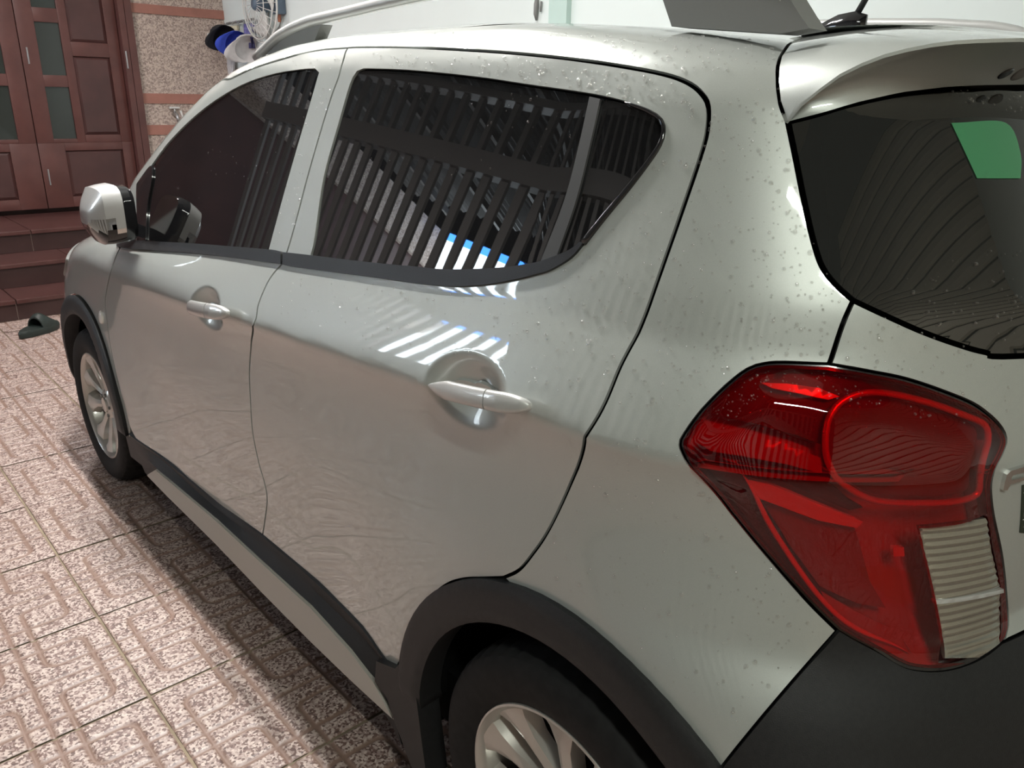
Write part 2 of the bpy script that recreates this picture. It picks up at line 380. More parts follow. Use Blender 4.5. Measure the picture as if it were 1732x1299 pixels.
# wooden folding door: leaves with stiles, rails, raised panels and glass lights
Z0, ZTOP = .485, 2.60
xs = lambda x, y=100: wpt((x, y))[0]
door = empty('door_1', (0, 0, 0)); tag(door, 'dark red wooden folding door with glass lights above the steps', kind='structure')
LX0, LX1 = xs(38), xs(205); LEAF = LX1-LX0
MB().box((LX1+.004, WALL_Y-.05, Z0-.03), (DX1, WALL_Y+.1, ZTOP)).box((LX1+.004, WALL_Y-.075, Z0-.03), (LX1+.05, WALL_Y-.05, ZTOP)).box((DX1-.055, WALL_Y-.07, Z0-.03), (DX1, WALL_Y-.05, ZTOP)).build('door_jamb', M['wood'], door)
def leaf(x0, x1, flip):
    wd = x1-x0
    U = lambda u: (x0+u*wd) if not flip else (x1-u*wd)
    gx = sorted((U((xs(68)-LX0)/LEAF), U((xs(109)-LX0)/LEAF))); px = sorted((U((xs(124)-LX0)/LEAF), U((xs(186)-LX0)/LEAF)))
    gz = [(zpx(95, 235), zpx(95, 147)), (zpx(88, 127), zpx(85, 38)), (zpx(75, 13), zpx(75, 13)+.42)]
    pz = [(zpx(150, 228), zpx(150, 96)), (zpx(150, 72), zpx(150, 72)+.60)]
    bz = [(zpx(150, 331), zpx(150, 254))]; bx = sorted((U((xs(112, 300)-xs(70, 300))/(xs(220, 300)-xs(70, 300))), px[0] if flip else px[1]))
    mb = MB(); y0, y1 = WALL_Y, WALL_Y+.045
    def cols(a, b, zs, z_lo, z_hi):     # fill a column with bars between openings
        z = z_lo
        for lo, hi in sorted(zs):
            mb.box((a, y0, z), (b, y1, lo), .003); z = hi
        mb.box((a, y0, z), (b, y1, z_hi), .003)
    zmid = zpx(150, 241)
    a, b = min(gx+px), max(gx+px); lo_ = sorted((gx, px)); g1, g2 = lo_
    mb.box((x0, y0, zmid), (g1[0], y1, ZTOP), .003); mb.box((g1[1], y0, zmid), (g2[0], y1, ZTOP), .003); mb.box((g2[1], y0, zmid), (x1, y1, ZTOP), .003)
    cols(gx[0], gx[1], gz, zmid, ZTOP); cols(px[0], px[1], pz, zmid, ZTOP)
    mb.box((x0, y0, Z0), (bx[0], y1, zmid), .003); mb.box((bx[1], y0, Z0), (x1, y1, zmid), .003); cols(bx[0], bx[1], bz, Z0, zmid)
    lf_ = mb.build('door_leaf', M['wood'], door); auto(lf_)
    for lo, hi in gz: MB().box((gx[0]-.004, y0+.018, lo-.004), (gx[1]+.004, y0+.026, hi+.004)).build('glass_pane', M['door_glass'], lf_)
    for (c0, c1), zz in ((px, pz), (bx, bz)):
        for lo, hi in zz:
            i = .022
            V = [(c0-.003, y0+.02, lo-.003), (c1+.003, y0+.02, lo-.003), (c1+.003, y0+.02, hi+.003), (c0-.003, y0+.02, hi+.003),
                 (c0+i, y0+.006, lo+i), (c1-i, y0+.006, lo+i), (c1-i, y0+.006, hi-i), (c0+i, y0+.006, hi-i)]
            mesh('raised_panel', V, [(4, 5, 6, 7), (0, 1, 5, 4), (1, 2, 6, 5), (2, 3, 7, 6), (3, 0, 4, 7)], M['wood_dark'], lf_)
    for hz in () if flip else ((zpx(48, 108), zpx(48, 80)), (zpx(84, 313), zpx(84, 286))):
        hx_ = U((xs(48)-LX0)/LEAF)
        MB().tube([(hx_, y0-.005, hz[0]), (hx_, y0-.005, hz[1])], .006, 8).build('hinge_pin', M['steel'], lf_)
    return lf_
lf1 = leaf(LX0, LX1, False)
MB().tube([(xs(209), WALL_Y-.08, zpx(210, 116)), (xs(209), WALL_Y-.08, zpx(210, 87))], .006, 8).build('hinge_pin', M['steel'], lf1)
leaf(LX0-LEAF-.006, LX0-.006, True); leaf(LX0-2*LEAF-.012, LX0-LEAF-.012, False); leaf(LX0-3*LEAF-.018, LX0-2*LEAF-.018, True)

# steps
st = empty('entry_steps', (0, 5.09, 0)); tag(st, 'three maroon tiled steps leading up to the wooden door', 'steps')
def sub(o):
    o.matrix_parent_inverse = Matrix.Translation(st.location).inverted(); return o
SX0, SX1 = LEFT_X+.06, WALL_X-.02
levels = [(5.09, 0, .135), (5.44, .135, .298), (5.84, .298, .452)]
for i, (y, za, zb) in enumerate(levels):
    yn = levels[i+1][0] if i < 2 else WALL_Y-.001
    x = SX0; k = 0; off = (.17, .45, .30)[i]
    xs_t = [SX0]+[on_plane((28, 520), 1, 5.09)[0]+off*(i > 0)+.6*j for j in range(-8, 4)]+[SX1]
    xs_t = sorted(v for v in xs_t if SX0 <= v <= SX1)
    sub(MB().box((SX0, y+.012, za if i == 0 else za-.01), (SX1, yn+.03 if i < 2 else yn, zb-.03)).build('step_core', M['joint'], st))
    for a, b in zip(xs_t[:-1], xs_t[1:]):
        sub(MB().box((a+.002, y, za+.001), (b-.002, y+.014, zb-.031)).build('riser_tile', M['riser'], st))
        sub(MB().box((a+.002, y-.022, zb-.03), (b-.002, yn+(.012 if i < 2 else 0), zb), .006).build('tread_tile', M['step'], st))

# street side: slatted gate, roofing over it, lit shop sign across the street (all seen mirrored in the car's glass and paint)
gate = empty('slatted_gate', (LEFT_X, 2, 0)); tag(gate, 'dark steel slatted gate along the open side of the garage', 'gate')
gi = Matrix.Translation(gate.location).inverted()
def gp(o): o.matrix_parent_inverse = gi; return o
for z0, z1 in ((.08, .16), (2.62, 2.78), (3.18, 3.24)):
    gp(MB().box((LEFT_X-.035, REAR_Y, z0), (LEFT_X+.035, WALL_Y-.02, z1)).build('gate_rail', M['steel_dark'], gate))
y = REAR_Y+.1
while y < WALL_Y-.1:
    gp(MB().box((LEFT_X-.01, y, .161), (LEFT_X+.01, y+.078, 2.619)).build('gate_slat', M['steel_dark'], gate))
    gp(MB().box((LEFT_X-.015, y+.015, 2.781), (LEFT_X+.015, y+.065, 3.179)).build('transom_bar', M['steel_dark'], gate)); y += .178
aw = empty('street_awning', (LEFT_X, 2, 3.6)); tag(aw, 'corrugated metal awning over the slatted gate', 'awning')
x = np.linspace(-1.5, -4.6, 120); V = [];
for xx in (0, 1):
    pass
nY = 260; ys_ = np.linspace(REAR_Y+2.7, WALL_Y-.03, nY)
for yy in ys_: V += [(-1.56-.0, yy, 3.60+.018*math.sin(yy*2*math.pi/.09)), (-4.4, yy, 3.15+.018*math.sin(yy*2*math.pi/.09))]
V = [(a-LEFT_X, b-2, c-3.6) for a, b, c in V]
mesh('roof_sheet', V, [(2*i, 2*i+1, 2*i+3, 2*i+2) for i in range(nY-1)], M['roofing'], aw, True)
for yy in np.arange(-.4, 6.6, .9):
    MB().prism([(-1.5-LEFT_X, yy-2, -.06), (-4.4-LEFT_X, yy-2, -.51), (-4.4-LEFT_X, yy-2, -.57), (-1.5-LEFT_X, yy-2, -.12)], (0, .05, 0)).build('purlin', M['steel_dark'], aw)
sign = empty('shop_sign', (-5.0, 6.45, 2.2)); tag(sign, 'lit white and blue shop sign across the street, mirrored in the rear window', 'sign')
M['sign_white'] = mat('lit_sign_white', (.8, .85, .9), .5, emit=(.80, .92, 1), estr=17)
M['sign_blue'] = mat('lit_sign_blue', (.05, .2, .7), .5, emit=(.06, .28, 1), estr=17)
MB().box((-.08, -1.05, -.55), (0, 1.05, .859)).build('sign_face', M['sign_white'], sign)
MB().box((-.08, -1.05, .86), (0.01, 1.05, .95)).build('sign_header', M['sign_blue'], sign)
MB().box((-.2, -1.1, -.60), (-.085, 1.1, 1.0)).build('sign_case', M['steel_dark'], sign)
for k in (-.8, .8): MB().box((-.16, k-.05, -2.2), (-.09, k+.05, -.601)).build('sign_post', M['steel_dark'], sign)
wn = empty('lit_shopfront', (-5.6, 9.6, 1.8)); tag(wn, 'small lit green and white shopfront far down the street', 'shopfront')
M['front_green'] = mat('lit_front_green', (.3, .6, .1), .5, emit=(.45, .8, .1), estr=4)
M['front_white'] = mat('lit_front_white', (.8, .85, .9), .5, emit=(.85, .95, 1), estr=8)
MB().box((-.1, -.35, .55), (0, .35, .80)).build('sign_header', M['front_green'], wn); MB().box((-.1, -.35, -.1), (0, .35, .549)).build('shop_window', M['front_white'], wn); MB().box((-.4, -1.2, -1.8), (-.102, 1.2, 1.6)).build('facade', M['concrete'], wn)
# rear roller shutter: one slat per piece
sh = empty('door_2', (0, REAR_Y, 0)); tag(sh, 'brown metal roller shutter behind the car', kind='structure')
def slat(z):
    prof = [(0, 0), (.020, .016), (.026, .07), (.020, .122), (0, .138)]
    V = [(x_, p[0], p[1]) for x_ in (-2.3, WALL_X) for p in prof]; n = 5
    return V, [(i, i+1, n+i+1, n+i) for i in range(n-1)]
SV, SF = slat(0); sme = bpy.data.meshes.new('shutter_slat'); sme.from_pydata(SV, [], SF); sme.materials.append(M['shutter'])
for k in range(30):
    o = bpy.data.objects.new('shutter_slat', sme); COL.objects.link(o); o.parent = sh; o.location = (0, 0, .012+k*.153)
MB().box((-2.3, -.06, 0), (WALL_X, -.02, 4.62)).build('shutter_back', M['dark'], sh)
tag(MB().box((-1.60, -.2-.1, CEIL), (-1.46, WALL_Y-.03, CEIL+.1)).build('trim_3', M['steel_dark']), 'steel beam at the edge of the ceiling', kind='structure') if False else None

bb = MB().box((LEFT_X-.13, TUBE_B['loc'][1]-.45, 4.2), (WALL_X-.001, TUBE_B['loc'][1]+.45, 4.26)).box((LEFT_X-.14, TUBE_B['loc'][1]-.06, -.005), (LEFT_X-.06, TUBE_B['loc'][1]+.06, 4.199)).build('trim_3', M['steel_dark']); tag(bb, 'steel roof beam and post carrying the hanging tube lamp', kind='structure')
def tube_lamp(nm, d, label, ln=1.2):
    t = empty(nm, d['loc']); tag(t, label, 'lamp')
    em = mat(nm+'_glow', (1, 1, 1), .4, emit=d['col'], estr=45)
    MB().box((-.03, -ln/2, .02), (.03, ln/2, .075)).build('lamp_body', M['plastic_white'], t)
    if d['loc'][2] < CEIL-.2:
        for k in (-.4, .4): MB().tube([(0, k, .076), (0, k, 1.478)], .004, 6).build('hanging_cord', M['plastic_grey'], t)
    MB().tube([(0, -ln/2+.03, 0), (0, ln/2-.03, 0)], .014, 12).build('tube', em, t, True)
    for k in (-1, 1): MB().box((-.018, k*(ln/2-.02)-.012, -.02), (.018, k*(ln/2-.02)+.012, .02)).build('socket', M['plastic_white'], t)
    lamp_light(nm+'_light', (0, 0, -.02), (.06, ln), d['power'], d['col'], parent=t)
    return t
tube_lamp('tube_lamp', TUBE_A, 'white fluorescent tube lamp on the ceiling above the car')
tube_lamp('tube_lamp', TUBE_B, 'warm fluorescent tube lamp hung on cords near the slatted gate')
tube_lamp('tube_lamp', FILL_C, 'added fill tube lamp brightening the entrance door and steps')
# ================================================================== THE CAR
car = empty('car', (0, 1.2, 0)); tag(car, 'silver five-door hatchback covered in water droplets, parked on the tiles', 'car')
CI = Matrix.Translation(car.location).inverted()
def cp(o, parent=None):
    """make o a part of the car (or of one of its parts)"""
    if parent is None: o.parent = car; o.matrix_parent_inverse = CI
    else: o.parent = parent
    return o
MISS = []
def px(*pts):
    P, ok = hits(pts)
    for p, k in zip(pts, ok):
        if not k: MISS.append(p)
    return dom(P[ok])
def sd(*pts): return np.array([side(*p) for p in pts])
def fcor(phi, z):
    yr, yf, y0r, y0f = slice_(z); return np.array([y0f+(yf-y0f)*phi, z2v(z)])
def rcor(phi, z):
    yr, yf, y0r, y0f = slice_(z); return np.array([y0r-(y0r-yr)*phi, z2v(z)])
def mirror_rear(D):
    z = v2z(D[:, 1]); yr, yf, y0r, y0f = slice_(z); mid = y0r-(y0r-yr)*math.pi/2
    return np.column_stack([2*mid-D[:, 0], D[:, 1]])[::-1]
def mirror_front(D):
    z = v2z(D[:, 1]); yr, yf, y0r, y0f = slice_(z); mid = y0f+(yf-y0f)*math.pi/2
    return np.column_stack([2*mid-D[:, 0], D[:, 1]])[::-1]
def curve(D, step=.009):
    """Catmull-Rom through the points, resampled"""
    D = np.asarray(D, float)
    if len(D) < 3:
        n = max(2, int(np.linalg.norm(D[-1]-D[0])/step)+1); return D[0]+(D[-1]-D[0])*np.linspace(0, 1, n)[:, None]
    P = np.vstack([2*D[0]-D[1], D, 2*D[-1]-D[-2]]); out = []
    for i in range(1, len(P)-2):
        p0, p1, p2, p3 = P[i-1:i+3]; n = max(2, int(np.linalg.norm(p2-p1)/step)+1)
        for t in np.linspace(0, 1, n, endpoint=False):
            out.append(.5*((2*p1)+(-p0+p2)*t+(2*p0-5*p1+4*p2-p3)*t*t+(-p0+3*p1-3*p2+p3)*t**3))
    out.append(P[-2]); return np.array(out)
def loop(*pieces, step=.009):
    L = np.vstack([curve(p, step) for p in pieces]); keep = [0]
    for i in range(1, len(L)):
        if np.linalg.norm(L[i]-L[keep[-1]]) > step*.25: keep.append(i)
    L = L[keep]
    if np.linalg.norm(L[0]-L[-1]) < step*.25: L = L[:-1]
    return L
def inside(P, poly):
    x, y = P[:, 0], P[:, 1]; r = np.zeros(len(P), bool); n = len(poly); j = n-1
    for i in range(n):
        xi, yi = poly[i]; xj, yj = poly[j]
        c = ((yi > y) != (yj > y)); r ^= c & (x < (xj-xi)*(y-yi)/((yj-yi) if yj != yi else 1e-12)+xi); j = i
    return r
def bdist(P, poly):
    d = np.full(len(P), 9.); Q = np.roll(poly, -1, 0)
    for a, b in zip(poly, Q):
        ab = b-a; t = np.clip(((P-a)@ab)/(ab@ab+1e-15), 0, 1); d = np.minimum(d, np.linalg.norm(P-a-t[:, None]*ab, axis=1))
    return d
def area2(L): return np.sum(L[:, 0]*np.roll(L[:, 1], -1)-np.roll(L[:, 0], -1)*L[:, 1])
def inset(L, d):
    if d == 0: return L
    if area2(L) < 0: L = L[::-1]
    e1 = L-np.roll(L, 1, 0); e2 = np.roll(L, -1, 0)-L
    n1 = np.column_stack([-e1[:, 1], e1[:, 0]]); n2 = np.column_stack([-e2[:, 1], e2[:, 0]])
    n1 /= np.linalg.norm(n1, axis=1)[:, None]+1e-12; n2 /= np.linalg.norm(n2, axis=1)[:, None]+1e-12
    m = n1+n2; m /= np.maximum(np.linalg.norm(m, axis=1), .5)[:, None]; s = np.clip(1/np.maximum((m*n1).sum(1), .4), 1, 2)
    return L+m*(d*s)[:, None]
def panel(name, outer, material, parent=None, holes=(), off=0., gap=.0028, grid=.014, depth=.006, dents=(), bulge=None, mirx=False, label=None, flat=False):
    """a sheet of the body surface cut along an outline given in the surface's own coordinates"""
    L = inset(outer, gap); loops = [L]+[inset(h, -gap if area2(h) > 0 else -gap) for h in holes]
    lo, hi = L.min(0), L.max(0)
    gx, gy = np.meshgrid(np.arange(lo[0], hi[0], grid), np.arange(lo[1], hi[1], grid*.87)); gx[1::2] += grid/2
    P = np.column_stack([gx.ravel(), gy.ravel()])
    for d in dents:
        c = d['c']; s = .0055; k = d['ext']
        ax, ay = np.meshgrid(np.arange(c[0]-k, c[0]+k, s), np.arange(c[1]-k, c[1]+k, s)); Q = np.column_stack([ax.ravel(), ay.ravel()])
        P = np.vstack([P[np.abs(P-c).max(1) > k], Q])
    ok = inside(P, L)
    for h in loops[1:]: ok &= ~inside(P, h)
    P = P[ok]; dd = bdist(P, L)
    for h in loops[1:]: dd = np.minimum(dd, bdist(P, h))
    P = P[dd > grid*.45]
    verts = []; edges = []
    for l in loops:
        n = len(verts); verts += [Vector(p) for p in l]; edges += [(n+i, n+(i+1) % len(l)) for i in range(len(l))]
    verts += [Vector(p) for p in P]
    vo, eo, fo, *_ = delaunay_2d_cdt(verts, edges, [], 0, 1e-7)
    D = np.array([v[:] for v in vo]); F = np.array([f for f in fo if len(f) == 3]); C = D[F].mean(1)
    ok = inside(C, L)
    for h in loops[1:]: ok &= ~inside(C, h)
    F = F[ok]
    used = np.unique(F); mp = -np.ones(len(D), int); mp[used] = np.arange(len(used)); D = D[used]; F = mp[F]
    P3 = surf(D); N = normal(D); o = np.full(len(D), float(off))
    if bulge is not None:
        b = bdist(D, L); o = o+bulge(b)
    for d in dents: o = o+d['f'](P3)
    P3 = P3+N*o[:, None]
    T = P3[F]; fn = np.cross(T[:, 1]-T[:, 0], T[:, 2]-T[:, 0]); flip = (fn*N[F[:, 0]]).sum(1) < 0; F[flip] = F[flip][:, ::-1]
    faces = [tuple(map(int, f)) for f in F]; V = list(P3)
    if depth:
        from collections import Counter
        cnt = Counter(); 
        for a, b, c in faces:
            for e in ((a, b), (b, c), (c, a)): cnt[e] += 1
        be = [e for e in cnt if (e[1], e[0]) not in cnt]; idx = {}
        def dup(i, k):
            if (i, k) not in idx: idx[(i, k)] = len(V); V.append(P3[i]-N[i]*(depth if k else 0))
            return idx[(i, k)]
        for a, b in be: faces.append((dup(b, 0), dup(a, 0), dup(a, 1), dup(b, 1)))
    V = np.array(V)
    if mirx: V[:, 0] *= -1; faces = [f[::-1] for f in faces]
    ob = mesh(name, V, faces, material, None, not flat); cp(ob, parent)
    if label: ob['label'] = label
    return ob
def P3(p, off=0.):
    D = dom(hits([p])[0]); return (surf(D)+normal(D)*off)[0]
def frame_at(D):
    p = surf(D[None])[0]; n = normal(D[None])[0]; return p, n

# ---- outlines traced along the body (pixel rays meet the body surface)
B_CUT = [(589, 81), (576, 118), (560, 165), (540, 230), (520, 300), (503, 365), (489, 415), (479, 442), (463, 462), (451, 481), (437, 515), (430, 547), (425, 580), (422, 626), (424, 685), (428, 735), (438, 784), (447, 815), (452, 845), (448, 880), (444, 906)]
F_TOP = [(589, 81), (540, 85), (488, 97), (436, 113), (393, 132), (350, 156), (317, 183), (285, 218), (254, 260), (232, 298)]
F_FRONT = [(203, 420), (190, 452), (181, 487), (178, 511), (181, 540), (186, 580), (196, 630), (208, 680), (220, 722), (230, 742)]
F_BOT = [(230, 742), (267, 768), (314, 806), (372, 855), (444, 906)]
R_BOT = [(444, 906), (505, 957), (566, 1013), (618, 1066), (645, 1106), (660, 1126)]
R_ARCH = [(660, 1126), (669, 1129), (677, 1118), (688, 1088), (699, 1054), (716, 1026), (739, 1001), (761, 986), (788, 979), (820, 978), (852, 977)]
R_REAR = [(852, 977), (878, 964), (901, 937), (926, 900), (960, 830), (1005, 715), (1054, 610), (1097, 519), (1132, 419), (1162, 333), (1184, 268), (1196, 224), (1198, 181), (1188, 160), (1167, 142), (1128, 127), (1063, 114), (976, 101), (868, 90), (760, 83), (673, 80), (608, 80), (589, 81)]
F_GLASS_T = [(232, 312), (256, 281), (285, 242), (327, 200), (369, 168), (414, 143), (462, 127), (511, 119), (532, 118)]
F_GLASS_R = [(538, 124), (521, 183), (501, 251), (479, 328), (453, 424)]
F_GLASS_B = [(453, 424), (349, 415), (233, 408)]
R_GLASS_T = [(612, 119), (621, 118), (695, 121), (803, 132), (890, 145), (998, 161), (1059, 175), (1097, 190), (1117, 206), (1120, 225), (1113, 246), (1093, 276), (1059, 320), (1020, 367), (985, 411), (967, 426), (933, 439), (907, 447)]
R_GLASS_B = [(907, 447), (846, 455.5), (760, 458), (708, 453.5), (630, 446), (526, 433)]
R_GLASS_L = [(526, 433), (533, 402), (548, 302), (574, 207), (593, 142), (604, 122)]
BELT_F = [(199, 417), (224, 422), (345, 431), (470, 446), (478, 448)]
BELT_R = [(481, 448), (500, 452), (630, 469), (708, 480), (768, 485), (825, 482), (877, 473), (909, 465), (933, 458), (968, 437), (990, 412)]
CUT_T = [(1356, 61), (1338, 74), (1323, 95), (1317, 120), (1318, 153), (1323, 182), (1332, 204)]
GLASS_E = [(1332, 204), (1345, 266), (1360, 341), (1375, 405), (1390, 450), (1413, 481), (1443, 508)]
CUT_L = [(1443, 508), (1424, 552), (1402, 617)]
LAMP_L = [(1402, 617), (1327, 614), (1293, 616), (1265, 625), (1231, 651), (1191, 691), (1159, 734), (1152, 752), (1161, 776), (1202, 822), (1271, 907), (1356, 1004), (1418, 1066)]
LAMP_R = [(1402, 617), (1464, 628), (1532, 642), (1600, 665), (1652, 688), (1686, 716), (1700, 742), (1694, 766), (1680, 794), (1674, 827), (1680, 879), (1694, 947), (1700, 1004), (1703, 1060), (1692, 1089)]
LAMP_B = [(1692, 1089), (1657, 1115), (1612, 1132), (1566, 1136), (1521, 1126), (1470, 1095), (1418, 1066)]
Q_BOT = [(1418, 1066), (1373, 1117), (1328, 1169), (1271, 1237), (1222, 1298)]
ARCH_O = [(1197, 1298), (1163, 1257), (1125, 1211), (1088, 1166), (1050, 1129), (1013, 1093), (975, 1061), (938, 1035), (900, 1012), (876, 1000), (852, 977)]
GL_BOT = [(1443, 508), (1500, 535), (1556, 560), (1613, 581), (1669, 597), (1730, 603)]
GL_TOP = [(1332, 204), (1387, 190), (1443, 173), (1518, 156), (1594, 147), (1650, 144), (1730, 143)]

def circ(yc, r, a0, a1, n=24, zc=.288): return np.array([side(yc+r*math.cos(a), zc+r*math.sin(a)) for a in np.linspace(a0, a1, n)])
dark_parts = []
# ---- inner shell: added black sheet, its colour gives the panel gaps their shade
def rect_half(z0, z1, n=30):
    zs = np.linspace(z0, z1, n)
    return np.vstack([[rcor(math.pi/2, z) for z in zs], [fcor(math.pi/2, z) for z in zs[::-1]]])
def clean(L):
    keep = [0]
    for i in range(1, len(L)):
        if np.linalg.norm(L[i]-L[keep[-1]]) > .002: keep.append(i)
    return L[keep]
WELLS = [circ(0, .385, 0, 2*math.pi, 48)[:-1], circ(2.385, .385, 0, 2*math.pi, 48)[:-1]]
WELLS = [np.array([side(yc+.385*math.cos(a), max(.288+.385*math.sin(a), .19)) for a in np.linspace(0, 2*math.pi, 49)[:-1]]) for yc in (0, 2.385)]
def half_outline(z0, z1):
    zs = np.linspace(z0, z1, 40); R_ = np.array([rcor(math.pi/2, z) for z in zs]); F_ = np.array([fcor(math.pi/2, z) for z in zs[::-1]])
    bot = [side(2.85, z0)]+[side(2.385+.385*math.cos(a), max(.288+.385*math.sin(a), z0)) for a in np.linspace(-.25, math.pi+.25, 30)]+[side(1.2, z0)]+[side(.385*math.cos(a), max(.288+.385*math.sin(a), z0)) for a in np.linspace(-.25, math.pi+.25, 30)]+[side(-.42, z0)]
    return clean(np.vstack([R_, F_, np.array(bot)]))
panel('body_shell', half_outline(.21, 1.50), M['dark'], off=-.046, gap=0, grid=.035, depth=0, label='added black sheet giving the panel gaps their shade')
panel('right_body_side', half_outline(.21, 1.50), M['paint'], off=0, gap=0, grid=.03, depth=0, mirx=True, label='silver right side of the body')
rw = loop(sd((1.85, 1.02), (1.0, 1.06), (.3, 1.12), (.0, 1.2), (-.08, 1.30), (.0, 1.38), (.4, 1.41), (1.0, 1.42), (1.3, 1.38), (1.6, 1.25), (1.85, 1.02)))
panel('right_window', rw, M['glass'], off=.003, grid=.03, depth=.004, mirx=True, label='dark glass of the right side windows')

# ---- roof, windscreen, bonnet, front bumper
zs = np.linspace(1.463, ZT-.0008, 16); zf = np.linspace(1.474, ZT-.0008, 14)
roof_l = clean(np.vstack([[rcor(math.pi/2, z) for z in zs], [fcor(math.pi/2, z) for z in zf[::-1]], [fcor(p, 1.474) for p in (1.3, 1.0, .75, .6)], sd((1.08, 1.498), (.95, 1.4985), (.6, 1.4985), (.32, 1.4975), (.13, 1.484)), px(CUT_T[0]), [rcor(p, 1.463) for p in (1.15, 1.35)]]))
for mx in (False, True): panel('roof_panel', roof_l, M['paint'], off=-.0005, gap=0, grid=.018, depth=0, mirx=mx)
zs = np.linspace(1.0, 1.47, 14)
ws = clean(np.vstack([[fcor(.62, z) for z in zs], [fcor(math.pi/2, z) for z in zs[::-1]]]))
for mx in (False, True): panel('windscreen', ws, M['glass'], gap=.001, grid=.03, depth=.006, mirx=mx)
zs = np.linspace(.79, .985, 12)
bn = clean(np.vstack([[fcor(.55, z) for z in zs], [fcor(math.pi/2, z) for z in zs[::-1]]]))
for mx in (False, True): panel('bonnet', bn, M['paint'], gap=.001, grid=.02, depth=.01, mirx=mx)
zs = np.linspace(.22, .785, 12)
fb = clean(np.vstack([[fcor(.62, z) for z in zs], [fcor(math.pi/2, z) for z in zs[::-1]]]))
for mx in (False, True): panel('front_bumper', fb, M['paint'], gap=.001, grid=.03, depth=.01, mirx=mx)
hl = loop(sd((2.56, .80), (2.66, .74), (2.80, .69), (2.90, .70), (2.92, .76), (2.84, .80), (2.70, .84), (2.60, .845), (2.56, .80)))
panel('headlamp', hl, M['plastic_grey'], off=.006, grid=.02, depth=.02, label='grey headlamp lens at the front corner')
# ---- left side panels
fen = loop(px(*F_FRONT[:-1])[::1], np.vstack([circ(2.385, .415, math.pi-.03, .12, 30)]), sd((2.80, .338), (2.82, .55), (2.76, .66)), sd((2.76, .66), (2.62, .74), (2.54, .80), (2.56, .86)), sd((2.56, .86), (2.40, .925), (2.2, .97), (2.08, .985)), np.vstack([sd((2.08, .985), (2.02, .95)), px((203, 420))]))
panel('front_fender', fen, M['paint'])
M['belt'] = mat('satin_black_moulding', (.014, .014, .015), .38, 0, bump=.15, bscale=700)
def handle_site(pa, pb, rise):
    a, b = P3(pa), P3(pb); t = a-b; ln = np.linalg.norm(t); t /= ln
    mid = dom(((a+b)/2)[None])[0]; n = normal(mid[None])[0]; n = n-t*(n@t); n /= np.linalg.norm(n); u = np.cross(n, t); u = u if u[2] > 0 else -u
    return dict(a=a, b=b, t=t, n=n, u=u, ln=ln)
RH = handle_site((727, 652), (916, 688), 0); FH = handle_site((316, 517), (401, 531), 0)
def bowl(h, frac, rx, ru_up, ru_dn, dep):
    c3 = h['a']+(h['b']-h['a'])*frac
    def f(P):
        d = P-c3; x = d@h['t']; y = d@h['u']
        r = np.hypot(x/rx, np.where(y > 0, y/ru_up, y/ru_dn)); return -dep*(1-sm(r, .25, 1.0))**.8
    return dict(c=dom(c3[None])[0], ext=max(rx, ru_up, ru_dn)+.015, f=f)
fd_outer = loop(px(*F_TOP), np.vstack([px((232, 298)), sd((1.995, 1.01), (1.99, .955))]), np.vstack([sd((1.99, .955)), px(*F_FRONT)]), px(*F_BOT), px(*B_CUT[::-1]))
f_hole = loop(px(*F_GLASS_T), px(F_GLASS_T[-1], F_GLASS_R[0]), px(*F_GLASS_R), px(*F_GLASS_B), px(F_GLASS_B[-1], F_GLASS_T[0]))
fdoor = panel('front_door', fd_outer, M['paint'], holes=[f_hole], dents=[bowl(FH, .38, .095, .055, .052, .030)])
panel('window_glass', f_hole, M['glass'], fdoor, off=-.003, gap=.0005, depth=.003, label='dark tinted front door window')
rd_outer = loop(px(*B_CUT), px(*R_BOT), px(*R_ARCH), px(*R_REAR))
r_hole = loop(px(*R_GLASS_T), px(*R_GLASS_B), px(*R_GLASS_L), px(R_GLASS_L[-1], R_GLASS_T[0]))
rdoor = panel('rear_door', rd_outer, M['paint'], holes=[r_hole], dents=[bowl(RH, .33, .098, .060, .058, .034)])
panel('window_glass', r_hole, M['glass'], rdoor, off=-.003, gap=.0005, depth=.003, label='dark tinted rear door window')
dv = loop(px((998, 164), (979, 250), (955, 340), (914, 446)), px((914, 446), (941, 438)), px((941, 438), (975, 340), (1000, 240), (1016, 168)), px((1016, 168), (998, 164)))
panel('window_divider', dv, mat('divider_grey', (.045, .045, .045), .5), rdoor, off=.0015, gap=0, depth=.004, label='grey divider post across the rear window')
bf = loop(px((199, 404), (233, 407), (349, 413.5), (453, 422), (478, 426)), px((478, 426), BELT_F[-1]), px(*BELT_F[::-1]), px(BELT_F[0], (199, 404)))
panel('belt_moulding', bf, M['belt'], fdoor, off=.005, gap=0, depth=.007, grid=.008, label='black moulding under the front window')
br = loop(px((482, 427), (526, 432), (630, 444.5), (708, 452), (760, 456.5), (846, 454), (907, 445.5), (933, 437.5), (966, 424), (984, 410)), px((984, 410), BELT_R[-1]), px(*BELT_R[::-1]), px(BELT_R[0], (482, 427)))
panel('belt_moulding', br, M['belt'], rdoor, off=.005, gap=0, depth=.007, grid=.008, label='black moulding under the rear window')
seal = [(988, 411), (1022, 368), (1062, 320), (1096, 276), (1116, 246), (1123, 224), (1119, 204), (1098, 188.5), (1059, 173.5)]
sl = MB(); D = curve(px(*seal), .012); sl.tube(surf(D)+normal(D)*.001, np.linspace(.0055, .002, len(D)), 8)
cp(sl.build('window_seal', M['gloss_black'], None, True), rdoor)
sail = loop(px((232, 311), (255, 281), (258, 300), (250, 350), (247, 409)), px((247, 409), (233, 407)), px((233, 407), (232, 311)))
panel('mirror_sail', sail, M['gloss_black'], fdoor, off=.002, gap=0, depth=.004, label='black triangle at the front of the window')
